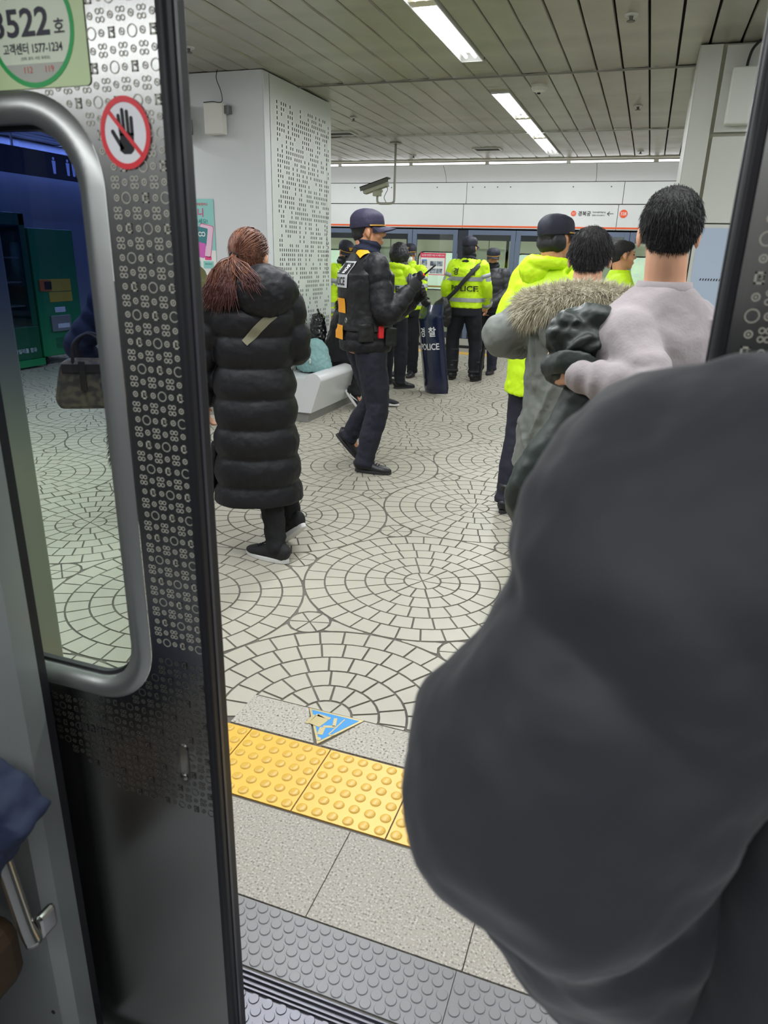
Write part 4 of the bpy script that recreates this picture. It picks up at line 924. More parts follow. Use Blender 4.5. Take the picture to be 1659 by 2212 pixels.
def coat(p, m, name='jacket', hem=0.86, b=0.035, sb=0.022, baf=None, sbaf=None, vox=0.0085, wr=((0.012, 0.10), (0.005, 0.03)), flare=0.0, collar=0.0, hemz=None, smooth=3, back=0.0, sides='LR', cut=0.0, folds=None):
    g = Geo(); S = p.s; zs = list(np.arange(hem, 1.36, 0.09))+[1.37, 1.42, 1.46, 1.50]
    P_ = [p.sp(max(z, 0.0)) if z > 0.9 else p.sp(0.9)+np.array([0, 0, (z-0.9)*S]) for z in zs]; Rr = []
    for z in zs:
        r = TR(max(z, 0.86))*S+b*(1.0 if z < 1.42 else 0.6)
        if z < 0.86: r = r+flare*(0.86-z)
        r[1] += back; Rr.append(r)
    tube(g, P_, Rr, ref=(0, 1, 0), n=36, per=10, mod=baf, pw=2.25)
    for sd in sides:
        J = p.J; sh, e, w_ = J['s'+sd], J['e'+sd], J['w'+sd]; inn = p.sp(1.385)+(sh-p.sp(1.415))*0.45
        d = n3(w_-e)
        tube(g, [inn, sh+np.array([0, 0, 0.0]), (sh*0.6+e*0.4), e-n3(e-sh)*0.02+n3(e-w_)*0.01, e*0.55+w_*0.45, w_-d*0.03, w_-d*cut+d*0.01],
             [0.062*S+sb, 0.060*S+sb, 0.052*S+sb, 0.047*S+sb, 0.043*S+sb, 0.034*S+sb*0.8, 0.030*S+sb*0.6], n=22, per=9, mod=sbaf)
    for a_, b_ in (folds or []):      # soft ridges in the cloth of the trunk: (height, angle) to (height, angle), -90 is the middle of the back
        q = []
        for t in np.linspace(0, 1, 6):
            z = a_[0]*(1-t)+b_[0]*t; th = R(a_[1]*(1-t)+b_[1]*t); rr = TR(max(z, 0.86))*S+b+max(0, 0.86-z)*flare+0.002+0.012*abs(math.sin(2*th)); q.append((p.sp(z) if z > 0.9 else p.sp(0.9)+np.array([0, 0, (z-0.9)*S]))+np.array([rr[0]*math.cos(th), rr[1]*math.sin(th), 0.012*math.sin(5*t)]))
        tube(g, q, [0.003, 0.011, 0.014, 0.014, 0.010, 0.003], ref=(0, 0, 1), n=8, per=4)
    if collar: tube(g, [p.sp(1.43), p.sp(1.50), p.sp(1.50+collar)], [(0.10*S, 0.095*S), (0.078*S+0.012, 0.078*S+0.012), (0.073*S+0.012, 0.075*S+0.014)], ref=(0, 1, 0), n=24, per=5)
    o = link(name, bake(g, vox, smooth, wr), m, p.root, smooth=True); return o
def trousers(p, m, b=0.022, name='trousers', vox=0.009, top=0.98, wr=((0.014, 0.09),), ank=0.07, z0=0.0):
    g = Geo(); S = p.s
    tube(g, [p.sp(0.86), p.sp(0.93), p.sp(top)], [TR(0.86)*S+b*0.7, TR(0.93)*S+b*0.7, TR(top)*S+b*0.6], ref=(0, 1, 0), n=26, per=5)
    for sd in 'LR':
        h, k, a = p.J['h'+sd], p.J['k'+sd], p.J['a'+sd]; d = n3(a-k)
        tube(g, [h+(0, 0, 0.03), h, (h+k)/2, k, (k+a)/2, a-d*(0.05), a+d*(ank-0.035)], [0.095*S+b*0.6, 0.093*S+b, 0.076*S+b, 0.060*S+b, 0.055*S+b, 0.045*S+b, 0.045*S+b*1.1], n=20, per=7,
             mod=lambda s, th, L: 0.004*np.sin(s*95+th)*np.clip((s-L*0.72)/(L*0.28), 0, 1)+0.003*np.sin(s*60+1.3*th)*np.exp(-((s-L*0.5)/0.06)**2))
    return link(name, bake(g, vox, 3, wr), m, p.root, smooth=True)
def shoes(p, m, sole, L_=0.285, high=0.0, logo=None, thick=0.024):
    S = p.s; out = []
    for sd in 'LR':
        a = p.J['a'+sd]; M = rotz(p.J['fy'+sd])@np.array(Matrix.Rotation(p.J['fp'+sd], 3, 'X')); g = Geo(); h0 = 0.085
        base = a-M@np.array([0, 0, h0])    # sole level under the ankle
        pts = [(0, -0.078, 0.045), (0, -0.062, 0.052), (0, -0.03, 0.056), (0, 0.03, 0.05), (0, 0.09, 0.036), (0, 0.15, 0.030), (0, 0.192, 0.024), (0, 0.206, 0.018)]
        rad = [(0.02, 0.030), (0.036, 0.046), (0.040, 0.054), (0.043, 0.048), (0.048, 0.036), (0.046, 0.028), (0.028, 0.018), (0.01, 0.008)]
        tube(g, pts, rad, ref=(0, 0, 1), n=18, per=4)
        v = g.verts(); v[:, 2] = np.maximum(v[:, 2], 0.012); v = v*[1, L_/0.285, 1]
        if high: gg = Geo(); tube(gg, [(0, -0.02, 0.05), (0, -0.015, 0.11), (0, -0.012, 0.11+high)], [(0.04, 0.045), (0.042, 0.046), (0.046, 0.05)], ref=(0, 1, 0), n=16, per=4); g2 = Geo(); g2.add(v, g.f); g2.add(gg.verts(), gg.f); v = g2.verts(); ff = g2.f
        else: ff = g.f
        G2 = Geo(); G2.add(v@M.T+base, ff); o = obj('shoe', G2, m, p.root, smooth=True); out.append(o)
        g = Geo(); n = 26; pl_ = []
        for i in range(n):
            t = 2*math.pi*i/n; y = 0.066+0.144*math.cos(t); x = (0.044+0.006*math.sin(1.3*y*10))*math.copysign(abs(math.sin(t))**0.75, math.sin(t)); pl_.append((x, y*L_/0.285))
        prism(g, pl_, 0.0, thick); G3 = Geo(); G3.add(g.verts()@M.T+base, g.f); obj('sole', G3, sole, o, bev=0.004)
        g = Geo()
        for q in range(5):
            y = 0.055+q*0.018; z = 0.098-q*0.0095
            tube(g, [(-0.022, y, z-0.006), (0, y+0.006, z+0.002), (0.022, y, z-0.006)], [0.003]*3, ref=(0, 0, 1), n=6, per=3)
        k_ = p.J['k'+sd]; dd = n3(a-k_); gs = Geo(); tube(gs, [a-dd*0.10, a-dd*0.03, a+M@np.array([0, 0.0, -0.02])], [0.046*S, 0.043*S, 0.042*S], n=14); obj('sock', gs, BLACKP, p.root, smooth=True)
        G4 = Geo(); G4.add(g.verts()@M.T+base, g.f); obj('laces', G4, m, o, kind='stuff')
        p.base = base; p.shoeM = M
    return out
def strands(name, roots, dirs, ln, wd, m, parent, droop=0.3, seg=2, curl=0.0):
    """tapered three-sided strands, all in one part"""
    n = len(roots); roots = np.asarray(roots, float); dirs = np.asarray(dirs, float); dirs /= np.linalg.norm(dirs, axis=1)[:, None]+1e-9
    ln = np.broadcast_to(ln, (n,)); side = np.cross(dirs, RNG.normal(size=(n, 3))); side /= np.linalg.norm(side, axis=1)[:, None]+1e-9; s2 = np.cross(dirs, side)
    V = []; rows = []
    for k in range(seg):
        t = k/seg; c = roots+dirs*(ln*t)[:, None]+np.array([0, 0, -1])*(droop*ln*t*t)[:, None]+side*(curl*ln*t*t)[:, None]; r = wd*(1-0.55*t)
        rows.append([c+side*r, c-side*r*0.5+s2*r*0.87, c-side*r*0.5-s2*r*0.87])
    tip = roots+dirs*ln[:, None]+np.array([0, 0, -1])*(droop*ln)[:, None]+side*(curl*ln)[:, None]
    V = np.stack([q for r in rows for q in r]+[tip], 1).reshape(-1, 3); m_ = 3*seg+1; F = []
    pat = []
    for k in range(seg-1):
        for j in range(3): a, b = k*3+j, k*3+(j+1) % 3; pat.append((a, b, b+3, a+3))
    for j in range(3): pat.append(((seg-1)*3+j, (seg-1)*3+(j+1) % 3, 3*seg))
    for i in range(n):
        o = i*m_
        for q in pat: F.append(tuple(o+x for x in q))
    me = mesh_of(name, V, F); return link(name, me, m, parent, kind='stuff')
def on_mesh(me, n):
    """random points and normals on a mesh"""
    nv = len(me.vertices); co = np.empty(nv*3); me.vertices.foreach_get('co', co); no = np.empty(nv*3); me.vertices.foreach_get('normal', no)
    co = co.reshape(-1, 3); no = no.reshape(-1, 3); i = RNG.integers(0, nv, n); return co[i]+RNG.normal(size=(n, 3))*0.002, no[i]
def hair(p, m, n=6000, ln=0.014, vox=0.006, nape=0.0, bald=False, top=1.0, w=0.0009, flow=0.9):
    S = p.hs; M = p.Mh; c = p.head; g = Geo()
    def E(o, r): ell(g, c+M@(np.array(o)*S), np.array(r)*S, M, 20, 12)
    E((0, -0.020, 0.040), (0.081, 0.096, 0.088*top)); E((0, -0.047, -0.008-nape), (0.064, 0.060, 0.062)); E((0, 0.03, 0.072), (0.062, 0.058, 0.045))
    me = bake(g, vox, 3, ((0.004, 0.03),)); o = link('hair', me, m, p.root, smooth=True)
    rt, nr = on_mesh(me, n); L_ = (rt-c)@M; keep = (L_[:, 1] < 0.055) | (L_[:, 2] > 0.06); rt, nr = rt[keep], nr[keep]
    crown = M@np.array([0, -0.03, 1.0]); fl_ = (nr-crown)*flow; fl_ = nr*0.32+(-crown*0.7)*flow+RNG.normal(size=nr.shape)*0.14
    sh = np.where((rt-c)@M[:, 2] < -0.01, 0.45, 1.0)
    strands('hair_strands', rt, fl_, ln*sh*RNG.uniform(0.6, 1.3, len(rt)), w, m, o, 0.2)
    return o
def cap(p, m, cord=True, emblem=True, tilt=0, brimm=None, up=0.0):
    S = p.hs*1.06; M = p.Mh@np.array(Matrix.Rotation(R(tilt), 3, 'X')); c = p.head+p.Mh@np.array([0, -0.006, up]); g = Geo()
    pts = [(0, 0.0, 0.022), (0, -0.002, 0.05), (0, -0.004, 0.082), (0, -0.005, 0.106), (0, -0.005, 0.122), (0, -0.005, 0.128)]
    rad = [(0.087, 0.103), (0.089, 0.105), (0.086, 0.100), (0.070, 0.080), (0.040, 0.046), (0.006, 0.006)]
    q = Geo(); tube(q, pts, rad, ref=(0, 1, 0), n=36, per=5, mod=lambda s, th, L: 0.0016*np.cos(6*th)); g.add((q.verts()*S)@M.T+c, q.f)
    q = Geo(); tube(q, [(0, -0.02, -0.005), (0, -0.004, 0.03)], [(0.084, 0.084), (0.087, 0.102)], ref=(0, 1, 0), n=30, lin_=True)
    me = bake(g, 0.0045, 1, ((0.005, 0.05),)); o = link('cap', me, m, p.root, smooth=True)
    # brim: curved sickle
    V = []; F = []; n = 18
    for lay, dz in ((0, 0.0), (1, -0.004)):
        for i in range(n+1):
            t = R(200+(140)*i/n)-math.pi; a = R(20+140*i/n)
            xi, yi = 0.086*math.cos(a), 0.098*math.sin(a); k_ = math.sin(math.pi*i/n)
            xo, yo = 0.086*math.cos(a), 0.098*math.sin(a)+0.072*k_**0.6
            V += [(xi, yi, 0.028+dz-0.02*abs(xi/0.08)**2*0.3), (xo, yo, 0.016+dz-0.022*abs(xo/0.08)**2)]
    w_ = 2*(n+1)
    for i in range(n): a_ = 2*i; F += [(a_, a_+1, a_+3, a_+2), (w_+a_, w_+a_+2, w_+a_+3, w_+a_+1), (a_+1, w_+a_+1, w_+a_+3, a_+3)]
    q = Geo(); q.add((np.array(V)*S)@M.T+c, F); obj('brim', q, brimm or m, o, smooth=False)
    if cord:
        q = Geo(); aa = [R(x) for x in np.linspace(10, 170, 15)]; pp = np.array([(0.0895*math.cos(a), 0.1055*math.sin(a), 0.031) for a in aa])
        q2 = Geo(); tube(q2, pp, [0.0035]*15, ref=(0, 0, 1), n=8, per=2); q.add((q2.verts()*S)@M.T+c, q2.f); obj('gold_cord', q, mat('gold_cord', 'c99a3c', 0.4, 0.3), o)
    if emblem:
        q2 = Geo(); GD = mat('gold_emblem', 'd8a836', 0.35, 0.5)
        prism(q2, [(-0.026, 0.078), (-0.012, 0.072), (-0.014, 0.058), (0, 0.050), (0.014, 0.058), (0.012, 0.072), (0.026, 0.078), (0.013, 0.092), (0.005, 0.083), (0, 0.09), (-0.005, 0.083), (-0.013, 0.092)], 0.098, 0.106, 'y')
        q = Geo(); q.add((q2.verts()*S)@M.T+c, q2.f); obj('emblem', q, GD, o)
    return o
def bvh(o):
    me = o.data; return BVHTree.FromPolygons([v.co[:] for v in me.vertices], [tuple(x.vertices) for x in me.polygons])
def drape(p, B, V, cast, lift=0.004):
    """drop world points along a world direction on to a cloth mesh of the person; returns local points"""
    c = Vector(p.d(n3(cast))); out = []; prev = None; hits = []
    for v in V:
        o = Vector(p.w(v))-c*0.6; h = B.ray_cast(o, c, 1.6)
        hits.append(None if h[0] is None else h[0]-c*lift)
    ds = [(Vector(p.w(v))-h).dot(c) for v, h in zip(V, hits) if h is not None]; md = float(np.median(ds)) if ds else 0
    for v, h in zip(V, hits):
        if h is None or abs((Vector(p.w(v))-h).dot(c)-md) > 0.16: h = Vector(p.w(v))-c*md
        out.append(h[:])
    return out
def patch(p, B, org, u, v, nu, nv, cast, name, m, parent, lift=0.004, label=None):
    """a piece of tape or cloth lying on a garment: org is its centre, u and v its full extents (world)"""
    org, u, v = map(lambda x: np.array(x, float), (org, u, v)); V = [org+u*(i/nu-0.5)+v*(j/nv-0.5) for j in range(nv+1) for i in range(nu+1)]
    F = [(j*(nu+1)+i, j*(nu+1)+i+1, (j+1)*(nu+1)+i+1, (j+1)*(nu+1)+i) for j in range(nv) for i in range(nu)]
    return link(name, mesh_of(name, drape(p, B, V, cast, lift), F), m, parent, smooth=True, label=label)
def wrap_text(p, B, s, org, height, u, v, cast, m, parent, width=None, bold=0.012, lift=0.007, name='lettering'):
    q, f = text2d(s, 1.0, bold); mn, mx = q.min(0), q.max(0); sc = height/(mx[1]-mn[1]); sx = sc if width is None else width/(mx[0]-mn[0])
    q = (q-(mn+mx)/2)*np.array([sx, sc]); u = n3(u); v = n3(v); V = np.array(org, float)+q[:, :1]*u+q[:, 1:]*v
    return link(name, mesh_of(name, drape(p, B, V, cast, lift), f), m, parent)
def ribbon(p, pts, wd, m, name, parent, th=0.004, nrm=(0, -1, 0)):
    P_ = cr(np.array([p.w(q) for q in pts]), 8); g = Geo(); tube(g, P_, [(wd/2, th)]*len(P_), ref=p.d(nrm), n=8, lin_=True); return obj(name, g, m, parent)
def hood_down(p, m, name='hood', off=(0, -0.11, 1.40), r=(0.165, 0.10, 0.115), parent=None, rim=True, wr=((0.02, 0.07), (0.006, 0.02))):
    g = Geo(); S = p.s; c = p.sp(off[2])+np.array([off[0], off[1], 0]); ell(g, c, np.array(r)*S)
    if rim:
        pts = []
        for i in range(13):
            a = R(-110-320*i/12+180+0); pts.append(p.sp(1.50)+np.array([0.115*math.sin(R(-150+300*i/12))*1.0, -0.02-0.115*math.cos(R(-150+300*i/12)), -0.01+0.02*math.cos(R(-150+300*i/12))]))
        tube(g, pts, [0.036]*13, ref=(0, 0, 1), n=12, per=3)
    return link(name, bake(g, 0.008, 2, wr), m, parent or p.root, smooth=True)
def gaiter(p, m, z0=1.44, z1=1.57, r=0.078, name='neck_warmer'):
    g = Geo(); S = p.s; top = p.head+p.Mh@np.array([0, 0.0, -0.06]); n = 5
    pts = [p.sp(z0)*(1-t)+top*t for t in np.linspace(0, 1, n)]; tube(g, pts, [(r+0.02*(1-t), r+0.022*(1-t)) for t in np.linspace(0, 1, n)], ref=(0, 1, 0), n=26, per=6, mod=lambda s, th, L: 0.006*np.sin(s*120+2*np.sin(th)))
    return link(name, bake(g, 0.006, 1, ((0.008, 0.04),)), m, p.root, smooth=True)
def glove(p, sd, m, name='glove'):
    g = Geo(); w_, e = p.J['w'+sd], p.J['e'+sd]; hand(g, p, w_, (w_-e) if p.hd[sd] is None else p.d(p.hd[sd]), sd, p.grip[sd], fat=1.35)
    return link(name, bake(g, 0.005, 2), m, p.root, smooth=True)
# cloths
CLB = mat('black_puffer', '101015', 0.58, bump=0.15, bscale=70, spec=0.35)
CLB2 = mat('black_nylon', '101013', 0.5, bump=0.15, bscale=60)
JEAN = mat('black_denim', '131317', 0.85, bump=0.2, bscale=200)
NAVY = mat('navy_trouser_cloth', '141626', 0.75, bump=0.15, bscale=150)
NAVYD = mat('dark_navy_cloth', '10121c', 0.8, bump=0.15, bscale=150)
LIME = mat('lime_safety_cloth', 'c2e80c', 0.6, bump=0.1, bscale=50)
SILV = mat('silver_reflective_tape', '9b9fa3', 0.4, 0.2, bump=0.3, bscale=300)
SHOEB = mat('black_shoe', '1a1a1d', 0.45); SOLEW = mat('white_sole', 'd8d8d6', 0.5); SOLEB = mat('dark_sole', '2a2a2c', 0.6)
ORPAT = mat('orange_reflective_patch', 'f5a51c', 0.45)
CAPN = mat('navy_cap_cloth', '2a2740', 0.7, bump=0.2, bscale=180); CAPD = mat('dark_cap_cloth', '1a1c2b', 0.7, bump=0.2, bscale=180)
def FOLDS(s, th, L): return 0.006*np.exp(-((s/L-0.52)/0.16)**2)*np.sin(s*75+1.6*np.cos(th))+0.005*np.exp(-((s/L-0.85)/0.14)**2)*np.sin(s*110-1.2*np.sin(th))
# ------------------------------------------------------------------ woman in the long black puffer coat
HB = mat('chestnut_hair', '6e3f26', 0.42, bump=0.5, bscale=120, c2='4a271b', vscale=30, stretch=(1, 1, 0.15))
HB2 = mat('maroon_hair_ends', '4f2a26', 0.45, bump=0.4, bscale=120)
p = Person((-1.80, 3.14), 30, 1.64, label='woman with a chestnut ponytail in a long black puffer coat, walking away', yaw=-30, pitch=-4, hk=1.07,
           eL=(-2.04, 3.03, 1.05), wL=(-2.07, 3.10, 0.81), eR=(-1.63, 3.28, 1.08), wR=(-1.78, 3.42, 1.14), gL=0.6,
           fyw=True, fyL=78, fyR=62, fpR=-38, aL=(-1.665, 3.07, 0.085), aR=(-1.665, 3.26, 0.18), kL=(-1.74, 3.14, 0.47), kR=(-1.73, 3.24, 0.50))
body(p, SKIN2); woman = p
ct = coat(p, CLB, 'puffer_coat', hem=0.34, b=0.052, sb=0.034, baf=baffle(0.15, 0.027, 0.05), sbaf=baffle(0.115, 0.020, 0.02), flare=0.05, wr=((0.014, 0.14), (0.006, 0.04)), vox=0.009, smooth=1)
hood_down(p, CLB, off=(0.060, -0.13, 1.475), r=(0.170, 0.10, 0.130), parent=ct)
g = Geo(); tube(g, [p.w((-2.07, 3.095, 0.845)), p.w((-2.072, 3.105, 0.80))], [0.030, 0.027], n=14, lin_=True); obj('cuff', g, mat('burgundy_knit', '5a2028', 0.9), ct)
trousers(p, JEAN, 0.012, wr=((0.018, 0.05),))
shoes(p, mat('black_knit_shoe', '18181b', 0.7, bump=0.3, bscale=200), SOLEW)
hr = hair(p, HB, n=2500, ln=0.03, flow=1.2, w=0.0008)
el_ = p.head+p.Mh@np.array([-0.016, -0.118, -0.006])
g = Geo(); tube(g, [el_+p.Mh@np.array([0, 0.006, 0]), el_+p.Mh@np.array([0, -0.012, -0.004])], [0.020, 0.020], ref=(1, 0, 0), n=14, lin_=True); obj('hair_tie', g, BLACKP, hr)
# combed-back locks over the scalp, gathered at the tie, then the tail
gA = Geo()
for i in range(320):
    a = RNG.uniform(0, 2*math.pi); b = RNG.uniform(0.3, 1.0)
    d0 = np.array([math.sin(a)*b, RNG.uniform(-0.3, 0.75)*(1 if math.cos(a) > 0 else 0.3), math.cos(a)*b]); d0 /= np.linalg.norm(d0)
    st = np.array([0, -0.018, 0.036])+d0*np.array([0.086, 0.100, 0.092]); en = p.Mh.T@(el_-p.head)
    pts = []
    for t in np.linspace(0, 1, 5):
        q = st*(1-t)+en*t; c_ = np.array([0, -0.018, 0.036]); v_ = (q-c_)/np.array([0.086, 0.100, 0.092]); k_ = np.linalg.norm(v_); tgt = 1.03 if t < 0.9 else max(k_, 1.0)
        q = c_+v_/k_*np.array([0.086, 0.100, 0.092])*tgt if k_ < 1.02 else q
        pts.append(p.head+p.Mh@(q*p.hs))
    tube(gA, pts, [(0.0015, 0.001), (0.0032, 0.0016), (0.0036, 0.0016), (0.003, 0.0016), (0.002, 0.0012)], ref=p.Mh@np.array([0, 0, 1]), n=5, per=2)
obj('combed_locks', gA, HB, hr, smooth=True, kind='stuff')
gB = Geo(); gC = Geo()
for i in range(800):
    k_ = RNG.random(); tx = RNG.normal(0, 1); out = RNG.random() < 0.12
    e_w = np.array([-1.80-0.13*k_+0.025*tx, 2.94, 1.36-0.03*k_+0.03*RNG.normal()]) if not out else np.array([-1.72+0.10*RNG.random(), 2.94, 1.41+0.02*RNG.normal()])
    s_w = p.loc+p.M@el_; wv = RNG.normal(size=3)*0.006; mid = (s_w*0.52+e_w*0.48)+np.array([0, -0.02, 0.014])+wv+np.array([0.010*tx, 0, 0]); q3 = s_w*0.24+e_w*0.76+np.array([0, -0.012, 0.006])+wv*0.5
    pts = [p.w(x) for x in (s_w+RNG.normal(size=3)*0.006, s_w*0.8+e_w*0.2+np.array([0.004*RNG.normal(), -0.028, 0.006]), mid, q3, e_w+RNG.normal(size=3)*0.006)]
    r_ = RNG.uniform(0.0016, 0.0034)
    tube(gB, pts[:4], [(r_*0.5, r_*0.4), (r_, r_*0.6), (r_*1.1, r_*0.6), (r_*0.9, r_*0.5)], ref=(0, 1, 0), n=5, per=3)
    tube(gC, [pts[2]*0.2+pts[3]*0.8, pts[3], pts[4]], [(r_*0.85, r_*0.45), (r_*0.9, r_*0.5), (0.0008, 0.0008)], ref=(0, 1, 0), n=5, per=3)
pt = obj('ponytail', gB, HB, hr, smooth=True, kind='stuff'); obj('ponytail_ends', gC, HB2, hr, smooth=True, kind='stuff')
B = bvh(ct); OLV = mat('olive_webbing', '7b7862', 0.8, bump=0.3, bscale=300)
a_ = np.array([-1.64, 2.9, 1.275]); b_ = np.array([-1.755, 2.9, 1.15]); u_ = b_-a_
patch(p, B, (a_+b_)/2, u_*1.05, n3(np.cross(u_, (0, 1, 0)))*0.036, 16, 2, (0, 1, 0), 'bag_strap', OLV, ct, lift=0.006)
g = Geo(); zz = [p.w((-2.0, 3.06, 0.62)), p.w((-2.02, 3.05, 0.45)), p.w((-2.035, 3.04, 0.33))]; tube(g, zz, [(0.02, 0.05), (0.03, 0.06), (0.012, 0.05)], ref=(0, 1, 0), n=10); link('coat_vent', bake(g, 0.006, 2, ((0.01, 0.04),)), CLB, ct, smooth=True)
# ------------------------------------------------------------------ officer walking to the right
p = Person((-1.89, 4.92), -48, 1.83, label='officer in a black vest and dark navy cap walking to the right, radio in hand', group='police officers on the platform', yaw=-24, pitch=2, hk=1.06,
           fyw=True, fyR=-84, fyL=-74, fpL=-48, aR=(-1.83, 4.80, 0.085), kR=(-1.76, 4.86, 0.50), aL=(-2.045, 5.02, 0.215), kL=(-1.86, 5.04, 0.52),
           eR=(-1.655, 4.73, 1.165), wR=(-1.545, 4.87, 1.33), eL=(-1.76, 5.17, 1.16), wL=(-1.58, 5.10, 1.27), gR=1.0, gL=1.0)
body(p, SKIN, eyes=True); cop = p
jk = coat(p, CLB, 'puffer_jacket', hem=0.86, b=0.050, sb=0.030, baf=baffle(0.085, 0.013), sbaf=baffle(0.075, 0.011), wr=((0.016, 0.09), (0.008, 0.03)), smooth=1, collar=0.03)
vs = coat(p, CLB2, 'vest', hem=1.0, b=0.068, sides='', wr=((0.012, 0.08),), vox=0.008)
trousers(p, NAVY, 0.026, wr=((0.020, 0.10), (0.008, 0.04))); shoes(p, SHOEB, SOLEB)
gaiter(p, mat('navy_fleece', '1c2238', 0.9, bump=0.3, bscale=120), 1.45, 1.56, 0.083)
hair(p, HAIRB, n=1500, ln=0.008, w=0.0008); cp_ = cap(p, CAPN, emblem=False)
g = Geo(); q = p.head+p.Mh@np.array([0, -0.108, 0.03]); ell(g, q, (0.03, 0.006, 0.012), p.Mh); obj('cap_strap', g, CAPD, cp_)
for sd in 'LR': glove(p, sd, mat('black_glove', '19191c', 0.6))
B = bvh(vs); fw = p.M@np.array([0, 1, 0]); rt = p.M@np.array([1, 0, 0]); bk = p.loc-fw*0.2
wp = patch(p, B, bk+rt*-0.02+(0, 0, 1.425), rt*0.25, (0, 0, 0.175), 8, 6, fw, 'name_panel', mat('grey_reflective', 'c3c6c8', 0.4), vs, lift=0.006)
patch(p, B, bk+rt*-0.02+(0, 0, 1.465), rt*0.235, (0, 0, 0.075), 8, 4, fw, 'panel_field', BLACKP, wp, lift=0.009)
for t_, x_ in (('경', -0.08), ('찰', 0.045)): wrap_text(p, B, t_, bk+rt*x_+(0, 0, 1.465), 0.062, rt, (0, 0, 1), fw, WHITEP, wp, bold=0.02, lift=0.012)
wrap_text(p, B, 'POLICE', bk+rt*-0.02+(0, 0, 1.38), 0.055, rt, (0, 0, 1), fw, BLACKP, wp, width=0.2, bold=0.02, lift=0.010)
for z_, wd in ((1.215, 0.20), (1.03, 0.16)): patch(p, B, bk+rt*-0.03+(0, 0, z_), rt*wd, (0, 0, 0.10), 6, 4, fw, 'reflective_patch', ORPAT, vs, lift=0.006)
patch(p, B, p.loc+rt*0.10-fw*0.04+(0, 0, 1.50), rt*0.055, fw*0.075+(0, 0, 0.03), 4, 4, n3(fw*0.35+np.array([0, 0, -1])), 'reflective_patch', ORPAT, vs, lift=0.02)
rd = p.loc+rt*0.225+fw*0.03
g = Geo(); v_ = p.w(rd+(0, 0, 1.04)); g.box(v_[0]-0.03, v_[0]+0.02, v_[1]-0.02, v_[1]+0.02, v_[2]-0.035, v_[2]+0.05); obj('red_pouch', g, mat('red_plastic', 'd8202c', 0.45), vs, bev=0.008)
for z_, y_, w_ in ((1.02, 0.11, 0.045), (1.05, -0.07, 0.05), (1.24, 0.10, 0.04)):
    v_ = p.w(p.loc+rt*0.20+fw*y_+(0, 0, z_)); g = Geo(); g.box(v_[0]-0.05, v_[0]+0.032, v_[1]-w_, v_[1]+w_, v_[2]-0.07, v_[2]+0.055); link('pouch', bake(g, 0.007, 9, ((0.01, 0.05),)), CLB2, vs, smooth=True)
v_ = p.w(p.loc-fw*0.185+rt*0.10+(0, 0, 1.12)); g = Geo(); tube(g, [v_+np.array([0.016*math.cos(a), 0, 0.016*math.sin(a)]) for a in np.linspace(0, 6.28, 13)], [0.0028]*13, ref=(0, 1, 0), n=6, per=2); obj('metal_ring', g, ALU, vs)
ra = empty('walkie_talkie', tuple(p.loc+p.M@(p.J['wR']+n3(p.J['wR']-p.J['eR'])*0.105+np.array([-0.02, 0, 0.015]))), 0, label='black two-way radio with an orange ring held in the gloved hand of the walking officer', cat='radio')
ra.rotation_euler = (R(10), R(52), 0)
g = Geo(); g.box(-0.028, 0.028, -0.016, 0.016, -0.06, 0.045); obj('casing', g, BLACKP, ra, bev=0.006)
g = Geo(); tube(g, [(0.012, 0, 0.045), (0.012, 0, 0.16)], [0.007, 0.005], n=8, lin_=True); obj('antenna', g, BLACKP, ra)
g = Geo(); tube(g, [(0.012, 0, 0.047), (0.012, 0, 0.056)], [0.010, 0.010], n=10, lin_=True); obj('orange_ring', g, ORP, ra)
# ------------------------------------------------------------------ officers in lime jackets
BAND = 0.05
def bands(p, jk, zs, B=None, arm=True, half=0.2):
    """silver tape round the trunk, built from the garment's own section"""
    S = p.s
    for z in zs:
        g = Geo(); me = jk.data; T_ = BVHTree.FromPolygons([v.co[:] for v in me.vertices], [tuple(x.vertices) for x in me.polygons])
        V = []; F = []; n = 44; c = p.sp(z)
        for j in range(3):
            for i in range(n+1):
                a = R(-100+200*i/n)-math.pi/2 if False else R(180+ (i/n-0.5)*230)+math.pi/2
                d = Vector((math.cos(a), math.sin(a), 0)); o = Vector((c[0], c[1], c[2]+(j-1)*BAND/2))+d*0.6; h = T_.ray_cast(o, -d, 0.6)
                r = 0.2 if h[0] is None else (h[0]-Vector((c[0], c[1], o[2]))).length
                lim = 0.30*abs(d.x)+0.205*abs(d.y)+0.01
                r = min(r, lim); q = Vector((c[0], c[1], o[2]))+d*(r+0.004); V.append(q[:])
        for j in range(2):
            for i in range(n): F.append((j*(n+1)+i, j*(n+1)+i+1, (j+1)*(n+1)+i+1, (j+1)*(n+1)+i))
        link('reflective_band', mesh_of('band', V, F), SILV, jk, smooth=True)
def sleeve_band(p, jk, sd, t, sb=0.03, wd=0.05, fore=True):
    a, b = (p.J['e'+sd], p.J['w'+sd]) if fore else (p.J['s'+sd], p.J['e'+sd]); c = a+(b-a)*t; d = n3(b-a)
    g = Geo(); r = (0.040 if fore else 0.053)*p.s+sb+0.007; tube(g, [c-d*wd/2, c+d*wd/2], [r, r*0.96], n=20, lin_=True); obj('reflective_band', g, SILV, jk, smooth=True)
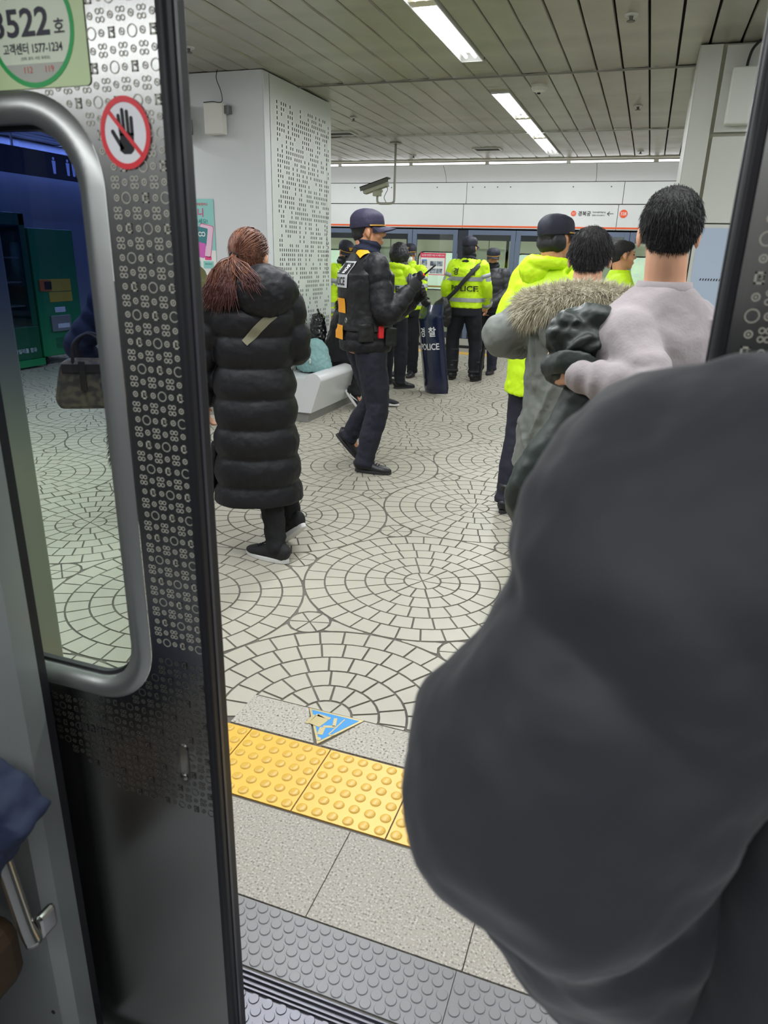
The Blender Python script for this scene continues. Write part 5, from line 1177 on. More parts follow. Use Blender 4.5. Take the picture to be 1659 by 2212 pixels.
def lime_officer(p, zs=(1.27, 1.02), hem=0.92, **k):
    body(p, SKIN, deci=0.35, eyes=k.get('eyes', False)); jk = coat(p, LIME, 'safety_jacket', hem=hem, b=0.045, sb=0.030, vox=0.010, wr=((0.018, 0.10), (0.008, 0.035)), collar=k.get('collar', 0.02), smooth=2)
    tr_ = coat(p, NAVYD, 'inner_jacket', hem=hem-0.10, b=0.038, sides='', vox=0.012, wr=())
    trousers(p, NAVYD, 0.028, vox=0.011); shoes(p, SHOEB, SOLEB, high=0.10)
    bands(p, jk, zs)
    for sd in 'LR': sleeve_band(p, jk, sd, 0.80); sleeve_band(p, jk, sd, 0.42, fore=False)
    return jk
# back to us, lettering POLICE, shoulder bag
p = Person((-2.19, 9.36), -6, 1.80, label='officer in a lime POLICE jacket with a black shoulder bag, back turned', group='police officers on the platform', yaw=-14, fyL=10, fyR=-8,
           aL=(-2.33, 9.36, 0.085), aR=(-2.02, 9.36, 0.085), kL=(-2.36, 9.42, 0.50), kR=(-2.04, 9.40, 0.50), eL=(-2.46, 9.34, 1.17), wL=(-2.45, 9.48, 0.95), eR=(-1.93, 9.36, 1.18), wR=(-1.95, 9.52, 0.96))
jk = lime_officer(p, collar=0.02); B = bvh(jk); pol = p
gaiter(p, NAVYD, 1.44, 1.60, 0.085); cp_ = cap(p, CAPD, cord=True, emblem=True, up=0.0)
g = Geo(); ell(g, p.head+np.array([0, -0.03, -0.02]), (0.088, 0.088, 0.10)); link('balaclava', bake(g, 0.008, 2, ((0.01, 0.05),)), NAVYD, p.root, smooth=True)
X_ = (1, 0, 0)
for t_, x_ in (('경', -2.33), ('찰', -2.10)): wrap_text(p, B, t_, (x_, 9.1, 1.395), 0.085, (1, -0.1, 0), (0, 0, 1), (0.1, 1, 0), BLACKP, jk, bold=0.02, lift=0.012)
wrap_text(p, B, 'POLICE', (-2.215, 9.1, 1.19), 0.068, (1, -0.1, 0), (0, 0, 1), (0.1, 1, 0), BLACKP, jk, width=0.36, bold=0.02, lift=0.012)
for sd in 'LR':      # black side panels of the sleeves, leg guards
    k_, a_ = p.J['k'+sd], p.J['a'+sd]; g = Geo(); tube(g, [k_+(0, 0.03, 0.10), k_+(0, 0.05, 0.0), (k_+a_)/2+(0, 0.03, 0), a_+(0, 0.02, 0.03)], [(0.05, 0.06), (0.085, 0.075), (0.085, 0.08), (0.07, 0.07)], n=16); obj('leg_guard', g, BLACKP, p.root, smooth=True)
    for t in (0.25, 0.6, 0.9):
        c_ = k_*(1-t)+a_*t; g = Geo(); tube(g, [c_+(0, 0.01, 0.018), c_+(0, 0.01, -0.018)], [(0.090, 0.088), (0.090, 0.088)], n=18, lin_=True); obj('guard_strap', g, mat('guard_strap', '242428', 0.8), p.root, smooth=True)
st_ = ribbon(p, [(-2.03, 9.40, 1.52), (-2.03, 9.25, 1.475), (-2.14, 9.16, 1.34), (-2.28, 9.15, 1.17), (-2.40, 9.16, 1.05)], 0.052, BLACKP, 'bag_strap', p.root, nrm=(0, -1, 0))
bg = empty('shoulder_bag', (-2.47, 9.16, 0.88), 0, label='black shoulder bag at the left hip of the officer with the POLICE jacket', cat='bag')
g = Geo(); tube(g, [(-0.02, 0, -0.13), (-0.01, 0, -0.10), (0.01, 0, 0.02), (0.03, 0, 0.12), (0.04, 0, 0.19)], [(0.09, 0.05), (0.15, 0.07), (0.14, 0.075), (0.10, 0.06), (0.04, 0.03)], ref=(0, 1, 0), n=18); link('pouch_body', bake(g, 0.01, 3, ((0.03, 0.06),)), CLB2, bg, smooth=True)
g = Geo(); g.box(-0.19, -0.15, -0.01, 0.03, 0.02, 0.06); g.box(-0.23, -0.18, -0.01, 0.02, 0.05, 0.075); link('side_clip', bake(g, 0.006, 2), BLACKP, bg)
bt = empty('shin_shield', (-1.865, 9.28, 0), 0, label='black long-handled guard standing against the right leg of the POLICE officer', cat='baton')
g = Geo(); tube(g, [(-0.05, 0, 0.03), (-0.045, 0, 0.3), (-0.01, 0, 0.6), (0.015, 0, 0.70), (0.02, 0, 0.75)], [(0.03, 0.02), (0.035, 0.02), (0.025, 0.02), (0.05, 0.045), (0.03, 0.03)], n=12); obj('shaft', g, mat('glossy_black', '17181c', 0.25), bt, smooth=True)
# colleague behind, facing us
p = Person((-2.03, 10.15), 168, 1.68, label='officer in a dark jacket and cap behind the POLICE officer, holding papers', group='police officers on the platform', yaw=20, pitch=-8,
           wR=(-2.12, 9.93, 0.97), eR=(-2.22, 10.1, 1.1), eL=(-1.78, 10.08, 1.12), wL=(-1.98, 9.90, 0.96))
body(p, SKIN, deci=0.35, eyes=True); jk = coat(p, mat('charcoal_puffer', '2a2a31', 0.6), 'puffer_jacket', hem=0.88, b=0.05, sb=0.03, baf=baffle(0.09, 0.012), sbaf=baffle(0.08, 0.01), vox=0.011, collar=0.04)
trousers(p, mat('slate_trousers', '252836', 0.8), 0.026, vox=0.012); shoes(p, SHOEB, SOLEB); gaiter(p, NAVYD, 1.46, 1.58, 0.084); cap(p, CAPD, emblem=False)
pp_ = empty('paper_sheaf', (-2.03, 9.86, 0.97), R(20), label='folded white papers in the hands of the officer behind', cat='paper')
g = Geo(); g.box(-0.08, 0.08, -0.02, 0.02, -0.03, 0.05); obj('sheets', g, PAPER, pp_, bev=0.004)
g = Geo(); g.box(-0.085, 0.03, -0.03, -0.02, 0.03, 0.065); obj('top_fold', g, PAPER, pp_, bev=0.004)
# hooded officer with the shield
p = Person((-2.88, 8.42), -18, 1.68, label='officer in a lime jacket and black hood, back turned, beside the riot shield', group='police officers on the platform', yaw=-10, lean=(0.05, 0.03, 0), fyR=-30,
           eR=(-2.60, 8.36, 1.22), wR=(-2.47, 8.27, 1.10), eL=(-3.08, 8.60, 1.12), wL=(-2.95, 8.75, 1.1), gR=1.0, aR=(-2.74, 8.36, 0.085), aL=(-2.98, 8.55, 0.085))
jk = lime_officer(p, collar=0.03, zs=(1.26, 0.99), hem=0.90); B = bvh(jk)
g = Geo(); ell(g, p.head+np.array([0, -0.02, 0.01]), (0.115, 0.125, 0.135)); ell(g, p.sp(1.50), (0.12, 0.11, 0.07)); link('knit_hood', bake(g, 0.008, 2, ((0.03, 0.05),)), BLACKP, p.root, smooth=True)
hood_down(p, LIME, 'collar_hood', off=(0, -0.09, 1.42), r=(0.15, 0.08, 0.075), parent=jk)
fw = p.M@np.array([0, 1, 0]); rt = p.M@np.array([1, 0, 0])
wrap_text(p, B, 'POLICE', p.loc-fw*0.25+(0, 0, 1.19), 0.068, rt, (0, 0, 1), fw, BLACKP, jk, width=0.34, bold=0.02, lift=0.012)
glove(p, 'R', BLACKP); 
# masked officer facing us
p = Person((-2.98, 9.35), 172, 1.70, label='officer in a lime jacket, gold-badged cap and white mask, facing the train', group='police officers on the platform', yaw=6, pitch=-6,
           eR=(-3.28, 9.28, 1.14), eL=(-2.78, 9.25, 1.14), wL=(-2.92, 9.10, 1.06), wR=(-3.15, 9.10, 1.06))
jk = lime_officer(p, collar=0.05, zs=(1.24, 1.0), eyes=True); cap(p, CAPD)
g = Geo(); ell(g, p.head+p.Mh@np.array([0, 0.062, -0.052]), (0.062, 0.048, 0.055), p.Mh); obj('face_mask', g, mat('mask_white', 'dfe3e2', 0.7), p.root, smooth=True)
hair(p, HAIRB, n=500, ln=0.008)
# riot shield
sh = empty('riot_shield', (-2.235, 8.16, 0.0), R(-52), label='dark blue riot shield lettered POLICE, standing tilted on the floor', cat='shield')
sh.matrix_world = Matrix.Translation((-2.27, 8.16, 0.0)) @ Matrix.Rotation(R(-8), 4, 'Y') @ Matrix.Rotation(R(-34), 4, 'Z')
SHM = mat('dark_blue_shield', '1a2340', 0.18, coat=0.6)
def shp(u, z, off=0.0):      # curved about a vertical axis, top edge folded back
    a = u/0.34; r = 0.34+off; y = -math.cos(a)*r+0.34; x = math.sin(a)*r
    if z > 0.90: y += (z-0.90)*0.55
    if z < 0.04: y += (0.04-z)*0.5
    return (x, y, z)
V = []; F = []; nu, nv = 20, 30
for lay in (0.0, -0.006):
    for j in range(nv+1):
        for i in range(nu+1):
            z = 1.03*j/nv; wd = 0.25-0.03*max(0, (z-0.92)/0.11)-0.03*max(0, (0.05-z)/0.05); V.append(shp((i/nu-0.5)*2*wd, z, lay))
w_ = (nu+1)*(nv+1)
for j in range(nv):
    for i in range(nu):
        a = j*(nu+1)+i; F += [(a, a+1, a+nu+2, a+nu+1), (w_+a, w_+a+nu+1, w_+a+nu+2, w_+a+1)]
for j in range(nv):
    for i in (0, nu): a = j*(nu+1)+i; F.append((a, a+nu+1, w_+a+nu+1, w_+a))
g = Geo(); g.add(V, F); obj('shield_plate', g, SHM, sh, smooth=True)
def sh_text(t, u0, z0, h_, wd=None):
    q, f = text2d(t, 1.0, 0.02); mn, mx = q.min(0), q.max(0); sc = h_/(mx[1]-mn[1]); sx = sc if wd is None else wd/(mx[0]-mn[0]); q = (q-(mn+mx)/2)*np.array([sx, sc])
    g = Geo(); g.add([shp(a+u0, b+z0, 0.003) for a, b in q], f); obj('lettering', g, WHITEP, sh)
sh_text('경', -0.06, 0.73, 0.11); sh_text('찰', 0.10, 0.73, 0.11); sh_text('POLICE', 0.03, 0.56, 0.075, 0.30)
g = Geo(); tube(g, [shp(-0.1, 0.46, -0.03), shp(-0.1, 0.40, -0.06), shp(0, 0.33, -0.07), shp(0.1, 0.40, -0.06), shp(0.1, 0.46, -0.03)], [0.014]*5, ref=(0, 1, 0), n=8, per=5); obj('handle', g, BLACKP, sh, smooth=True)
# officer half hidden behind the pillar
p = Person((-3.46, 8.30), -120, 1.70, label='officer in a lime jacket and gold-badged cap at the far edge of the pillar', group='police officers on the platform', yaw=-10, pitch=-22, roll=0)
jk = lime_officer(p, collar=0.04, eyes=True); cap(p, CAPD); gaiter(p, BLACKP, 1.46, 1.58, 0.088)
g = Geo(); ell(g, p.head+p.Mh@np.array([0, 0.058, -0.055]), (0.064, 0.05, 0.055), p.Mh); obj('black_mask', g, BLACKP, p.root, smooth=True)
# officer behind the parka man
p = Person((-0.545, 4.50), -30, 1.79, label='officer in a long lime coat and gold-corded black cap, behind the grey parka', group='police officers on the platform', yaw=-12, eL=(-0.78, 4.52, 1.20), wL=(-0.64, 4.68, 1.1), aL=(-0.67, 4.36, 0.085), fyL=20)
body(p, SKIN, eyes=True); jk = coat(p, LIME, 'safety_coat', hem=0.74, b=0.052, sb=0.034, vox=0.009, wr=((0.02, 0.12), (0.01, 0.04)), smooth=2, flare=0.05)
trousers(p, NAVY, 0.03); shoes(p, SHOEB, SOLEB, high=0.08); cp_ = cap(p, CAPD, emblem=False)
hair(p, HAIRB, n=1200, ln=0.012)
hood_down(p, LIME, 'hood', off=(-0.05, -0.10, 1.46), r=(0.10, 0.07, 0.09), parent=jk)
g = Geo(); 
for sg in (-1, 1): ell(g, p.head+p.Mh@np.array([sg*0.062, -0.03, -0.02]), (0.035, 0.055, 0.055), p.Mh)
ell(g, p.head+p.Mh@np.array([0, -0.06, -0.03]), (0.07, 0.05, 0.055), p.Mh); link('ear_warmer', bake(g, 0.007, 2, ((0.01, 0.04),)), BLACKP, p.root, smooth=True)
# young officer in profile
p = Person((-0.23, 6.6), -78, 1.72, label='officer with short black hair seen in profile between the two men on the right', group='police officers on the platform', pitch=2)
lime_officer(p, eyes=True); hair(p, HAIRB, n=2500, ln=0.014)
g = Geo()
# ------------------------------------------------------------------ man in the grey parka
PRK = mat('grey_parka_cloth', '6c706a', 0.6, bump=0.12, bscale=60, var=0.05, vscale=3)
p = Person((-0.225, 3.05), 5, 1.67, label='man in a long grey parka with a pale fur hood trim, back turned', yaw=-4, pitch=-4, W=1.08,
           eL=(-0.555, 3.02, 1.24), wL=(-0.47, 3.24, 1.20), eR=(0.08, 3.02, 1.20), wR=(0.0, 3.24, 1.18))
p.J['sL'] += np.array([0, 0, 0.01]); body(p, SKIN2)
ct = coat(p, PRK, 'parka', hem=0.74, b=0.060, sb=0.040, flare=0.16, wr=((0.034, 0.16), (0.016, 0.055)), smooth=2, sbaf=FOLDS, vox=0.009, folds=[((1.38, -150), (1.10, -140)), ((1.25, -165), (0.95, -150)), ((1.18, -110), (0.90, -135)), ((1.0, -90), (0.80, -120)), ((0.98, -160), (0.80, -130)), ((1.3, -40), (1.0, -60))])
trousers(p, JEAN); shoes(p, SHOEB, SOLEB, high=0.06)
g = Geo(); hz = p.sp(1.36); ell(g, hz+np.array([0.02, -0.145, 0.015]), (0.205, 0.085, 0.135)); ell(g, p.sp(1.44)+np.array([0.0, -0.08, 0.0]), (0.20, 0.10, 0.06)); hd_ = link('hood', bake(g, 0.009, 3, ((0.035, 0.08), (0.012, 0.03))), PRK, ct, smooth=True)
# fur ruff
FUR = mat('pale_fur', 'd3ceb8', 0.8, c2='a89f86', vscale=25, sheen=0.3); FURG = mat('fur_core', 'bdb8a4', 0.9)
ring = []
for t in np.linspace(0, 1, 40):
    a = R(-178+176*t*1.0) if False else R(180+180*t); ring.append(p.sp(1.50)+np.array([0.0+0.235*math.cos(a), -0.045+0.165*math.sin(a), -0.012-0.055*abs(math.cos(a))**2]))
ring = np.array(ring); g = Geo(); tube(g, ring, [(0.036, 0.055)]*40, ref=(0, 0, 1), n=14, per=2); fr_ = obj('fur_trim', g, FURG, ct, smooth=True)
n_ = 11000; ti = RNG.uniform(0, 38.99, n_); i0 = ti.astype(int); fr = (ti-i0)[:, None]; c_ = ring[i0]*(1-fr)+ring[i0+1]*fr; tg = ring[i0+1]-ring[i0]; tg /= np.linalg.norm(tg, axis=1)[:, None]
an = RNG.uniform(0, 2*math.pi, n_); ups = np.array([0, 0, 1.0]); sd_ = np.cross(tg, ups); sd_ /= np.linalg.norm(sd_, axis=1)[:, None]; dr_ = sd_*np.cos(an)[:, None]+ups*np.sin(an)[:, None]
rt_ = c_+dr_*np.array([0.032, 0.032, 0.050]); strands('fur_hairs', rt_, dr_+np.array([0, 0, -0.25])+RNG.normal(size=(n_, 3))*0.35, RNG.uniform(0.02, 0.06, n_), 0.0015, FUR, fr_, 0.25)
hair(p, HAIRB, n=9000, ln=0.022, flow=1.0, w=0.0008)
# ------------------------------------------------------------------ man in the grey sweatshirt
SWT = mat('grey_sweatshirt_cloth', '948b8d', 0.9, bump=0.15, bscale=120, sheen=0.2)
p = Person((0.045, 2.12), 38, 1.74, label='man with short black hair in a grey sweatshirt, back turned, jacket under his arm', yaw=-34, pitch=0, W=0.88, hk=0.90,
           eL=(0.045, 1.87, 1.245), wL=(-0.150, 1.97, 1.262), eR=(0.26, 2.08, 1.16), wR=(0.22, 2.30, 1.1), hdL=(-0.8, 0.6, 0.1), gL=0.9)
p.J['sL'] += p.d((0.055, 0, -0.035)); p.J['sR'] += p.d((-0.04, 0, -0.01))
body(p, SKIN2, vox=0.0055, deci=0.6)
sw = coat(p, SWT, 'sweatshirt', hem=0.86, b=0.022, sb=0.016, vox=0.007, wr=((0.018, 0.15), (0.006, 0.05)), smooth=3, sbaf=FOLDS, folds=[((1.39, -140), (1.20, -105)), ((1.36, -150), (1.08, -125)), ((1.33, -40), (1.12, -75)), ((1.27, -150), (0.98, -130)), ((1.22, -35), (1.0, -70)), ((1.14, -150), (1.05, -60)), ((1.05, -140), (0.95, -80)), ((1.10, -60), (0.93, -100)), ((1.43, -60), (1.30, -50))])
g = Geo(); tube(g, [p.sp(1.475), p.sp(1.515)], [(0.082, 0.080), (0.070, 0.070)], ref=(0, 1, 0), n=30, lin_=True); obj('neck_rib', g, SWT, sw, smooth=True)
trousers(p, JEAN); shoes(p, SHOEB, SOLEB)
hair(p, HAIRB, n=16000, ln=0.016, flow=1.1, vox=0.005, w=0.0007)
GRJ = mat('dark_green_nylon', '2c3531', 0.5, bump=0.1, bscale=50, c2='232826', vscale=3)
cj = empty('carried_jacket', (-0.155, 2.04, 1.235), 0, label='dark green padded jacket bundled under the arm of the man in the sweatshirt', cat='jacket')
g = Geo(); ell(g, (0.0, 0.0, 0.115), (0.082, 0.06, 0.085)); ell(g, (-0.015, -0.01, 0.04), (0.080, 0.06, 0.060)); ell(g, (0.03, 0.0, 0.17), (0.055, 0.045, 0.045)); ell(g, (-0.03, -0.01, 0.165), (0.035, 0.04, 0.03))
for k_ in range(16):
    a1, e1, a2, e2 = RNG.uniform(0, 6.28), RNG.uniform(-0.6, 1.2), RNG.uniform(-1.3, 1.3), RNG.uniform(-0.9, 0.9); q = []
    for t in np.linspace(0, 1, 5):
        a3 = a1+a2*t; e3 = e1+e2*t+0.2*math.sin(4*t); q.append((0.084*math.cos(a3)*math.cos(e3), 0.064*math.sin(a3)*math.cos(e3), 0.10+0.088*math.sin(e3)))
    tube(g, q, [0.003, 0.011, 0.014, 0.011, 0.003], ref=(0.3, 0.2, 1), n=8, per=4)
link('bundled_hood', bake(g, 0.0055, 2, ((0.035, 0.09), (0.014, 0.035))), GRJ, cj, smooth=True)
g = Geo(); tube(g, [(-0.085, -0.03, 0.03), (-0.03, -0.075, 0.060), (0.05, -0.07, 0.045), (0.085, -0.02, 0.02)], [(0.01, 0.022), (0.012, 0.035), (0.012, 0.035), (0.01, 0.02)], ref=(0, 0, 1), n=12); link('pocket_flap', bake(g, 0.005, 2, ((0.01, 0.04),)), GRJ, cj, smooth=True)
g = Geo(); tube(g, [(0.06, 0.02, 0.02), (0.045, 0.0, -0.08), (0.005, -0.02, -0.18), (-0.05, -0.03, -0.28), (-0.085, -0.03, -0.37), (-0.085, -0.02, -0.44)], [(0.07, 0.05), (0.085, 0.06), (0.09, 0.07), (0.085, 0.07), (0.075, 0.065), (0.045, 0.04)], ref=(0, 1, 0), n=24)
tube(g, [(0.14, 0.02, -0.0), (0.13, -0.01, -0.10), (0.10, -0.01, -0.24), (0.05, -0.01, -0.36)], [(0.09, 0.05), (0.12, 0.07), (0.13, 0.08), (0.09, 0.06)], ref=(0, 1, 0), n=24)
for k_ in range(9):
    x_ = -0.06+0.025*k_; tube(g, [(x_+0.09, -0.055+0.02*abs(k_-4)/4, 0.0), (x_+0.055, -0.068+0.02*abs(k_-4)/4, -0.12), (x_*0.9+0.0, -0.092+0.03*abs(k_-4)/4, -0.26), (x_*0.7-0.045, -0.09+0.03*abs(k_-4)/4, -0.38)], [0.004, 0.011, 0.013, 0.004], ref=(0, 1, 0), n=8, per=5)
link('hanging_part', bake(g, 0.008, 2, ((0.03, 0.16), (0.012, 0.05))), GRJ, cj, smooth=True)
# ------------------------------------------------------------------ dark jacket right in front of the camera
FGJ = mat('dark_soft_jacket', '1a1c22', 0.75, bump=0.05, bscale=30, c2='15161b', vscale=5, sheen=0.12)
p = Person((0.30, 0.465), -3, 1.82, label='person in a dark jacket standing in the train doorway, very close, back turned', W=1.25, yaw=0,
           eL=(-0.005, 0.425, 1.212), wL=(0.085, 0.52, 0.93), eR=(0.66, 0.45, 1.16), wR=(0.58, 0.50, 0.98))
p.J['sL'] = p.w((0.065, 0.46, 1.376))
body(p, SKIN)
ct = coat(p, FGJ, 'jacket', hem=0.72, b=0.050, sb=0.058, flare=0.03, vox=0.007, wr=((0.030, 0.16), (0.008, 0.06)), smooth=6, back=0.02, sides='R')
g = Geo(); J = p.J; sh_, e_, w_ = J['sL'], J['eL'], J['wL']
def fgf(s, th, L): return 0.006*np.exp(-((s/L-0.62)/0.10)**2)*np.sin(s*60+1.5*np.cos(th))+0.004*np.exp(-((s/L-0.35)/0.12)**2)*np.sin(s*70-2*np.sin(th))
tube(g, [p.sp(1.38)+(sh_-p.sp(1.415))*0.35, sh_, sh_*0.55+e_*0.45, e_, e_*0.5+w_*0.5, w_], [0.115, 0.118, 0.108, 0.112, 0.098, 0.080], n=40, per=12, mod=fgf)
link('sleeve', bake(g, 0.006, 4, ((0.030, 0.14), (0.008, 0.05))), FGJ, ct, smooth=True)
trousers(p, JEAN); shoes(p, SHOEB, SOLEB); hair(p, HAIRB, n=2500, ln=0.02)
# ------------------------------------------------------------------ person leaning at the pillar (olive jacket)
OLJ = mat('olive_jacket_cloth', '5a5a35', 0.7, bump=0.15, bscale=60)
p = Person((-3.85, 5.45), 60, 1.66, label='person in an olive jacket with a black sleeve patch beside the train door edge', eR=(-3.57, 5.50, 1.12), wR=(-3.66, 5.62, 0.9))
body(p, SKIN); ct = coat(p, OLJ, 'padded_jacket', hem=0.84, b=0.06, sb=0.045, sbaf=baffle(0.13, 0.014), vox=0.010, smooth=2); trousers(p, JEAN); shoes(p, SHOEB, SOLEB); hair(p, HAIRB, n=1200, ln=0.02)
B = bvh(ct); ps_ = patch(p, B, (-3.58, 5.2, 1.20), (0.10, 0, 0), (0, 0, 0.06), 4, 3, (0, 1, 0), 'sleeve_patch', BLACKP, ct, lift=0.006)
# ------------------------------------------------------------------ seated person in black on the bench
p = Person((-2.95, 7.05), -78, 1.66, pel=(-3.02, 7.05, 0.58), lean=(0.16, -0.02, -0.02), label='seated person in a black fur-hooded coat on the white bench', pitch=-30,
           kL=(-2.66, 7.20, 0.53), kR=(-2.68, 7.00, 0.53), aL=(-2.58, 7.22, 0.10), aR=(-2.76, 6.92, 0.19), fyw=True, fyL=-80, fyR=-85, fpR=-50, eR=(-2.82, 6.86, 0.80), wR=(-2.66, 6.95, 0.66), eL=(-2.8, 7.28, 0.8), wL=(-2.64, 7.18, 0.66))
body(p, SKIN); ct = coat(p, mat('black_wool', '131316', 0.9, sheen=0.2), 'hooded_coat', hem=0.86, b=0.05, sb=0.035, vox=0.01, wr=((0.025, 0.08),), smooth=2)
g = Geo(); ell(g, p.head+np.array([0, -0.03, 0.0]), (0.125, 0.135, 0.14)); ell(g, p.sp(1.47)+np.array([0, -0.05, 0]), (0.13, 0.12, 0.09)); hd_ = link('hood', bake(g, 0.009, 2, ((0.03, 0.06),)), mat('black_wool', '131316', 0.9), ct, smooth=True)
rt_, nr_ = on_mesh(hd_.data, 2500); k_ = (rt_-p.head)@np.array([0, 1.0, 0]) > 0.02; strands('fur_hairs', rt_[~k_][:1800], nr_[~k_][:1800]+RNG.normal(size=(int((~k_).sum()), 3))[:1800]*0.4, 0.03, 0.0016, mat('black_fur', '0d0d0f', 0.9), hd_, 0.2)
trousers(p, JEAN, 0.025, top=0.95); shoes(p, mat('black_suede', '1b1b22', 0.8), mat('white_rubber', 'dedede', 0.5), thick=0.028)
sw_o = p.base; g = Geo(); q = [(-0.03, 0.052), (0.0, 0.030), (0.045, 0.040), (0.095, 0.062), (0.04, 0.052), (0.0, 0.046)]
V = np.array([(0.048, a, b) for a, b in q]+[(0.051, a, b) for a, b in q])@p.shoeM.T+sw_o; g.add(V, [tuple(range(6)), tuple(range(6, 12))[::-1]]+[(i, (i+1) % 6, 6+(i+1) % 6, 6+i) for i in range(6)]); obj('curved_emblem', g, WHITEP, p.root)
bp = empty('backpack', (-3.12, 6.84, 0.80), R(-60), label='glossy black backpack on the back of the seated person', cat='backpack')
g = Geo(); ell(g, (0, -0.03, 0.0), (0.125, 0.085, 0.19)); ell(g, (0, -0.09, -0.06), (0.09, 0.045, 0.09)); link('shell', bake(g, 0.008, 2, ((0.05, 0.07), (0.02, 0.03))), mat('glossy_black_vinyl', '101013', 0.18, coat=0.5), bp, smooth=True)
g = Geo(); tube(g, [(-0.03, -0.02, 0.18), (0, -0.03, 0.225), (0.03, -0.02, 0.18)], [0.008]*3, n=8, per=6); obj('loop', g, BLACKP, bp, smooth=True)
# light blue bag on the bench
tb = empty('duffel_bag', (-3.05, 6.52, 0.438), R(-10), label='pale teal canvas bag standing on the white bench', cat='bag')
TEALC = mat('pale_teal_canvas', '7ea3a2', 0.8, bump=0.2, bscale=90)
g = Geo(); tube(g, [(0, 0, 0.01), (0, 0, 0.05), (0, 0, 0.14), (0.0, 0, 0.22), (-0.02, 0, 0.29), (-0.03, 0, 0.32)], [(0.17, 0.15), (0.18, 0.17), (0.165, 0.165), (0.13, 0.13), (0.08, 0.09), (0.02, 0.03)], ref=(0, 1, 0), n=26); link('canvas_body', bake(g, 0.007, 1, ((0.04, 0.10), (0.012, 0.03))), TEALC, tb, smooth=True)
g = Geo(); tube(g, [(0.04, -0.10, 0.22), (0.06, -0.13, 0.17), (0.065, -0.14, 0.12)], [0.012, 0.010, 0.006], n=8, per=5); obj('drawstring', g, TEALC, tb, smooth=True)
g = Geo(); ell(g, (0.065, -0.165, 0.13), (0.012, 0.008, 0.02)); ell(g, (0.068, -0.168, 0.11), (0.008, 0.008, 0.012)); obj('charm', g, mat('charm_silver', 'd8d8d8', 0.3, 0.6), tb, smooth=True)
# ------------------------------------------------------------------ woman seen through the train window
p = Person((-2.62, 3.35), 40, 1.60, label='woman in a navy quilted coat seen through the train window, bag on her arm', yaw=10, eL=(-2.93, 3.18, 1.02), wL=(-2.90, 3.3, 0.90))
body(p, SKIN); ct = coat(p, mat('navy_quilt', '23293a', 0.6), 'quilted_coat', hem=0.62, b=0.05, sb=0.035, flare=0.08, baf=baffle(0.10, 0.012), sbaf=baffle(0.09, 0.012), vox=0.01, smooth=2)
g = Geo(); tube(g, [p.sp(0.96), (0, 0, 0.7), (0, 0, 0.42), (0, 0, 0.36)], [(0.19, 0.16), (0.22, 0.19), (0.24, 0.21), (0.23, 0.20)], ref=(0, 1, 0), n=26); sk = link('fur_skirt', bake(g, 0.012, 2, ((0.02, 0.05),)), mat('black_fur', '0d0d0f', 0.9), p.root, smooth=True)
rt_, nr_ = on_mesh(sk.data, 3500); strands('fur_hairs', rt_, nr_+np.array([0, 0, -0.8]), 0.035, 0.0015, mat('black_fur', '0d0d0f', 0.9), sk, 0.4)
trousers(p, JEAN); shoes(p, SHOEB, SOLEB); hair(p, HAIRB, n=2500, ln=0.05, flow=1.2)
hb = empty('handbag', (-2.66, 2.97, 0.76), R(30), label='brown monogram handbag on the arm of the woman behind the window', cat='handbag')
BRN = mat('brown_monogram_leather', '4a4038', 0.45, c2='6d6048', vscale=38, detail=0); BRD = mat('brown_strap', '33291f', 0.5)
g = Geo(); prism(g, [(-0.17, 0.0), (0.17, 0.0), (0.19, 0.05), (0.15, 0.22), (0.13, 0.25), (-0.13, 0.25), (-0.15, 0.22), (-0.19, 0.05)], -0.07, 0.07, 'y'); obj('leather_body', g, BRN, hb, bev=0.02)
for s_ in (-1, 1): g = Geo(); tube(g, [(-0.08, s_*0.06, 0.23), (-0.07, s_*0.05, 0.33), (0, s_*0.03, 0.38), (0.07, s_*0.05, 0.33), (0.08, s_*0.06, 0.23)], [0.009]*5, ref=(0, 1, 0), n=8, per=5); obj('handle', g, BRD, hb, smooth=True)
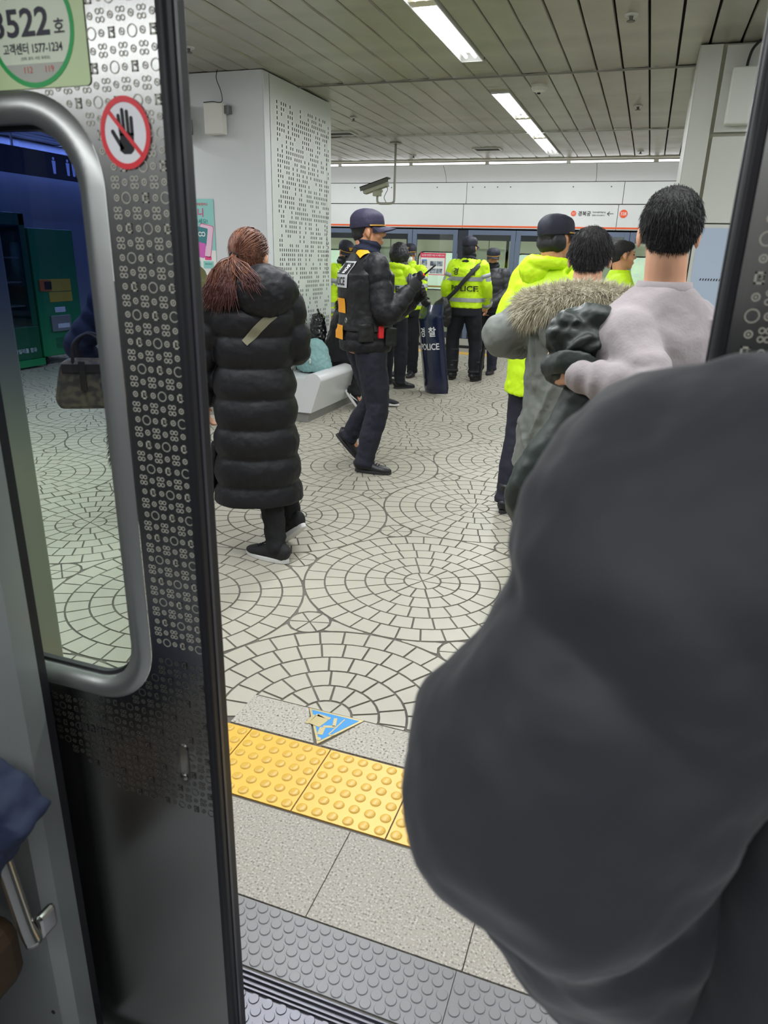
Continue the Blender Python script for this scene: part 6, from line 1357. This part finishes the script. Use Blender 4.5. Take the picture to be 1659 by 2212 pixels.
g = Geo(); g.box(-0.135, 0.135, -0.078, -0.07, 0.19, 0.235); g.box(-0.05, -0.02, -0.085, -0.07, 0.10, 0.25); obj('flap_strap', g, BRD, hb, bev=0.003)
# ------------------------------------------------------------------ carriage things at the lower left
nb = empty('navy_bag', (-0.892, 0.57, 0.745), R(10), label='navy bag with a grey patch at the left edge, inside the carriage', cat='bag')
g = Geo(); prism(g, [(-0.25, -0.16), (0.03, -0.16), (0.075, -0.11), (0.165, 0.02), (0.13, 0.06), (0.06, 0.11), (-0.25, 0.12)], -0.04, 0.04, 'y'); link('cloth_body', bake(g, 0.006, 6, ((0.02, 0.05),)), mat('navy_bag_cloth', '141f3a', 0.8, bump=0.15, bscale=80), nb, smooth=True)
g = Geo(); prism(g, [(-0.02, 0.02), (0.08, 0.035), (0.095, 0.07), (-0.02, 0.095)], -0.055, -0.045, 'y'); prism(g, [(-0.02, -0.02), (0.07, 0.0), (0.08, 0.02), (-0.02, 0.01)], -0.055, -0.047, 'y'); obj('grey_patch', g, mat('bag_grey', 'a7a7a2', 0.8), nb)
g = Geo(); tube(g, [(0.0, -0.045, -0.10), (0.06, -0.05, -0.05), (0.10, -0.05, -0.02)], [0.004]*3, n=6, per=4); obj('piping', g, mat('bag_piping', '8b867a', 0.7), nb)
hr_ = empty('grab_rail', (0, 0, 0), label='curved stainless grab rail beside the carriage door', cat='rail')
CHR = mat('polished_rail', 'b5b5b0', 0.18, 1.0)
g = Geo(); tube(g, [(-0.835, 0.60, 0.76), (-0.83, 0.60, 0.72), (-0.812, 0.595, 0.65), (-0.788, 0.59, 0.545), (-0.776, 0.59, 0.505)], [0.013]*5, ref=(0, 1, 0), n=16, per=6); obj('tube', g, CHR, hr_, smooth=True)
g = Geo(); g.box(-0.782, -0.768, 0.60, 0.635, 0.50, 0.545); obj('bracket', g, CHR, hr_, bev=0.006)
g = Geo(); g.box(-1.4, -0.885, 0.25, 0.66, 0.30, 0.44); st = obj('seat_end', g, mat('brown_seat', '3a2a16', 0.7), None, bev=0.03); tag(st, 'brown seat corner at the lower left edge, below the navy bag', 'seat')
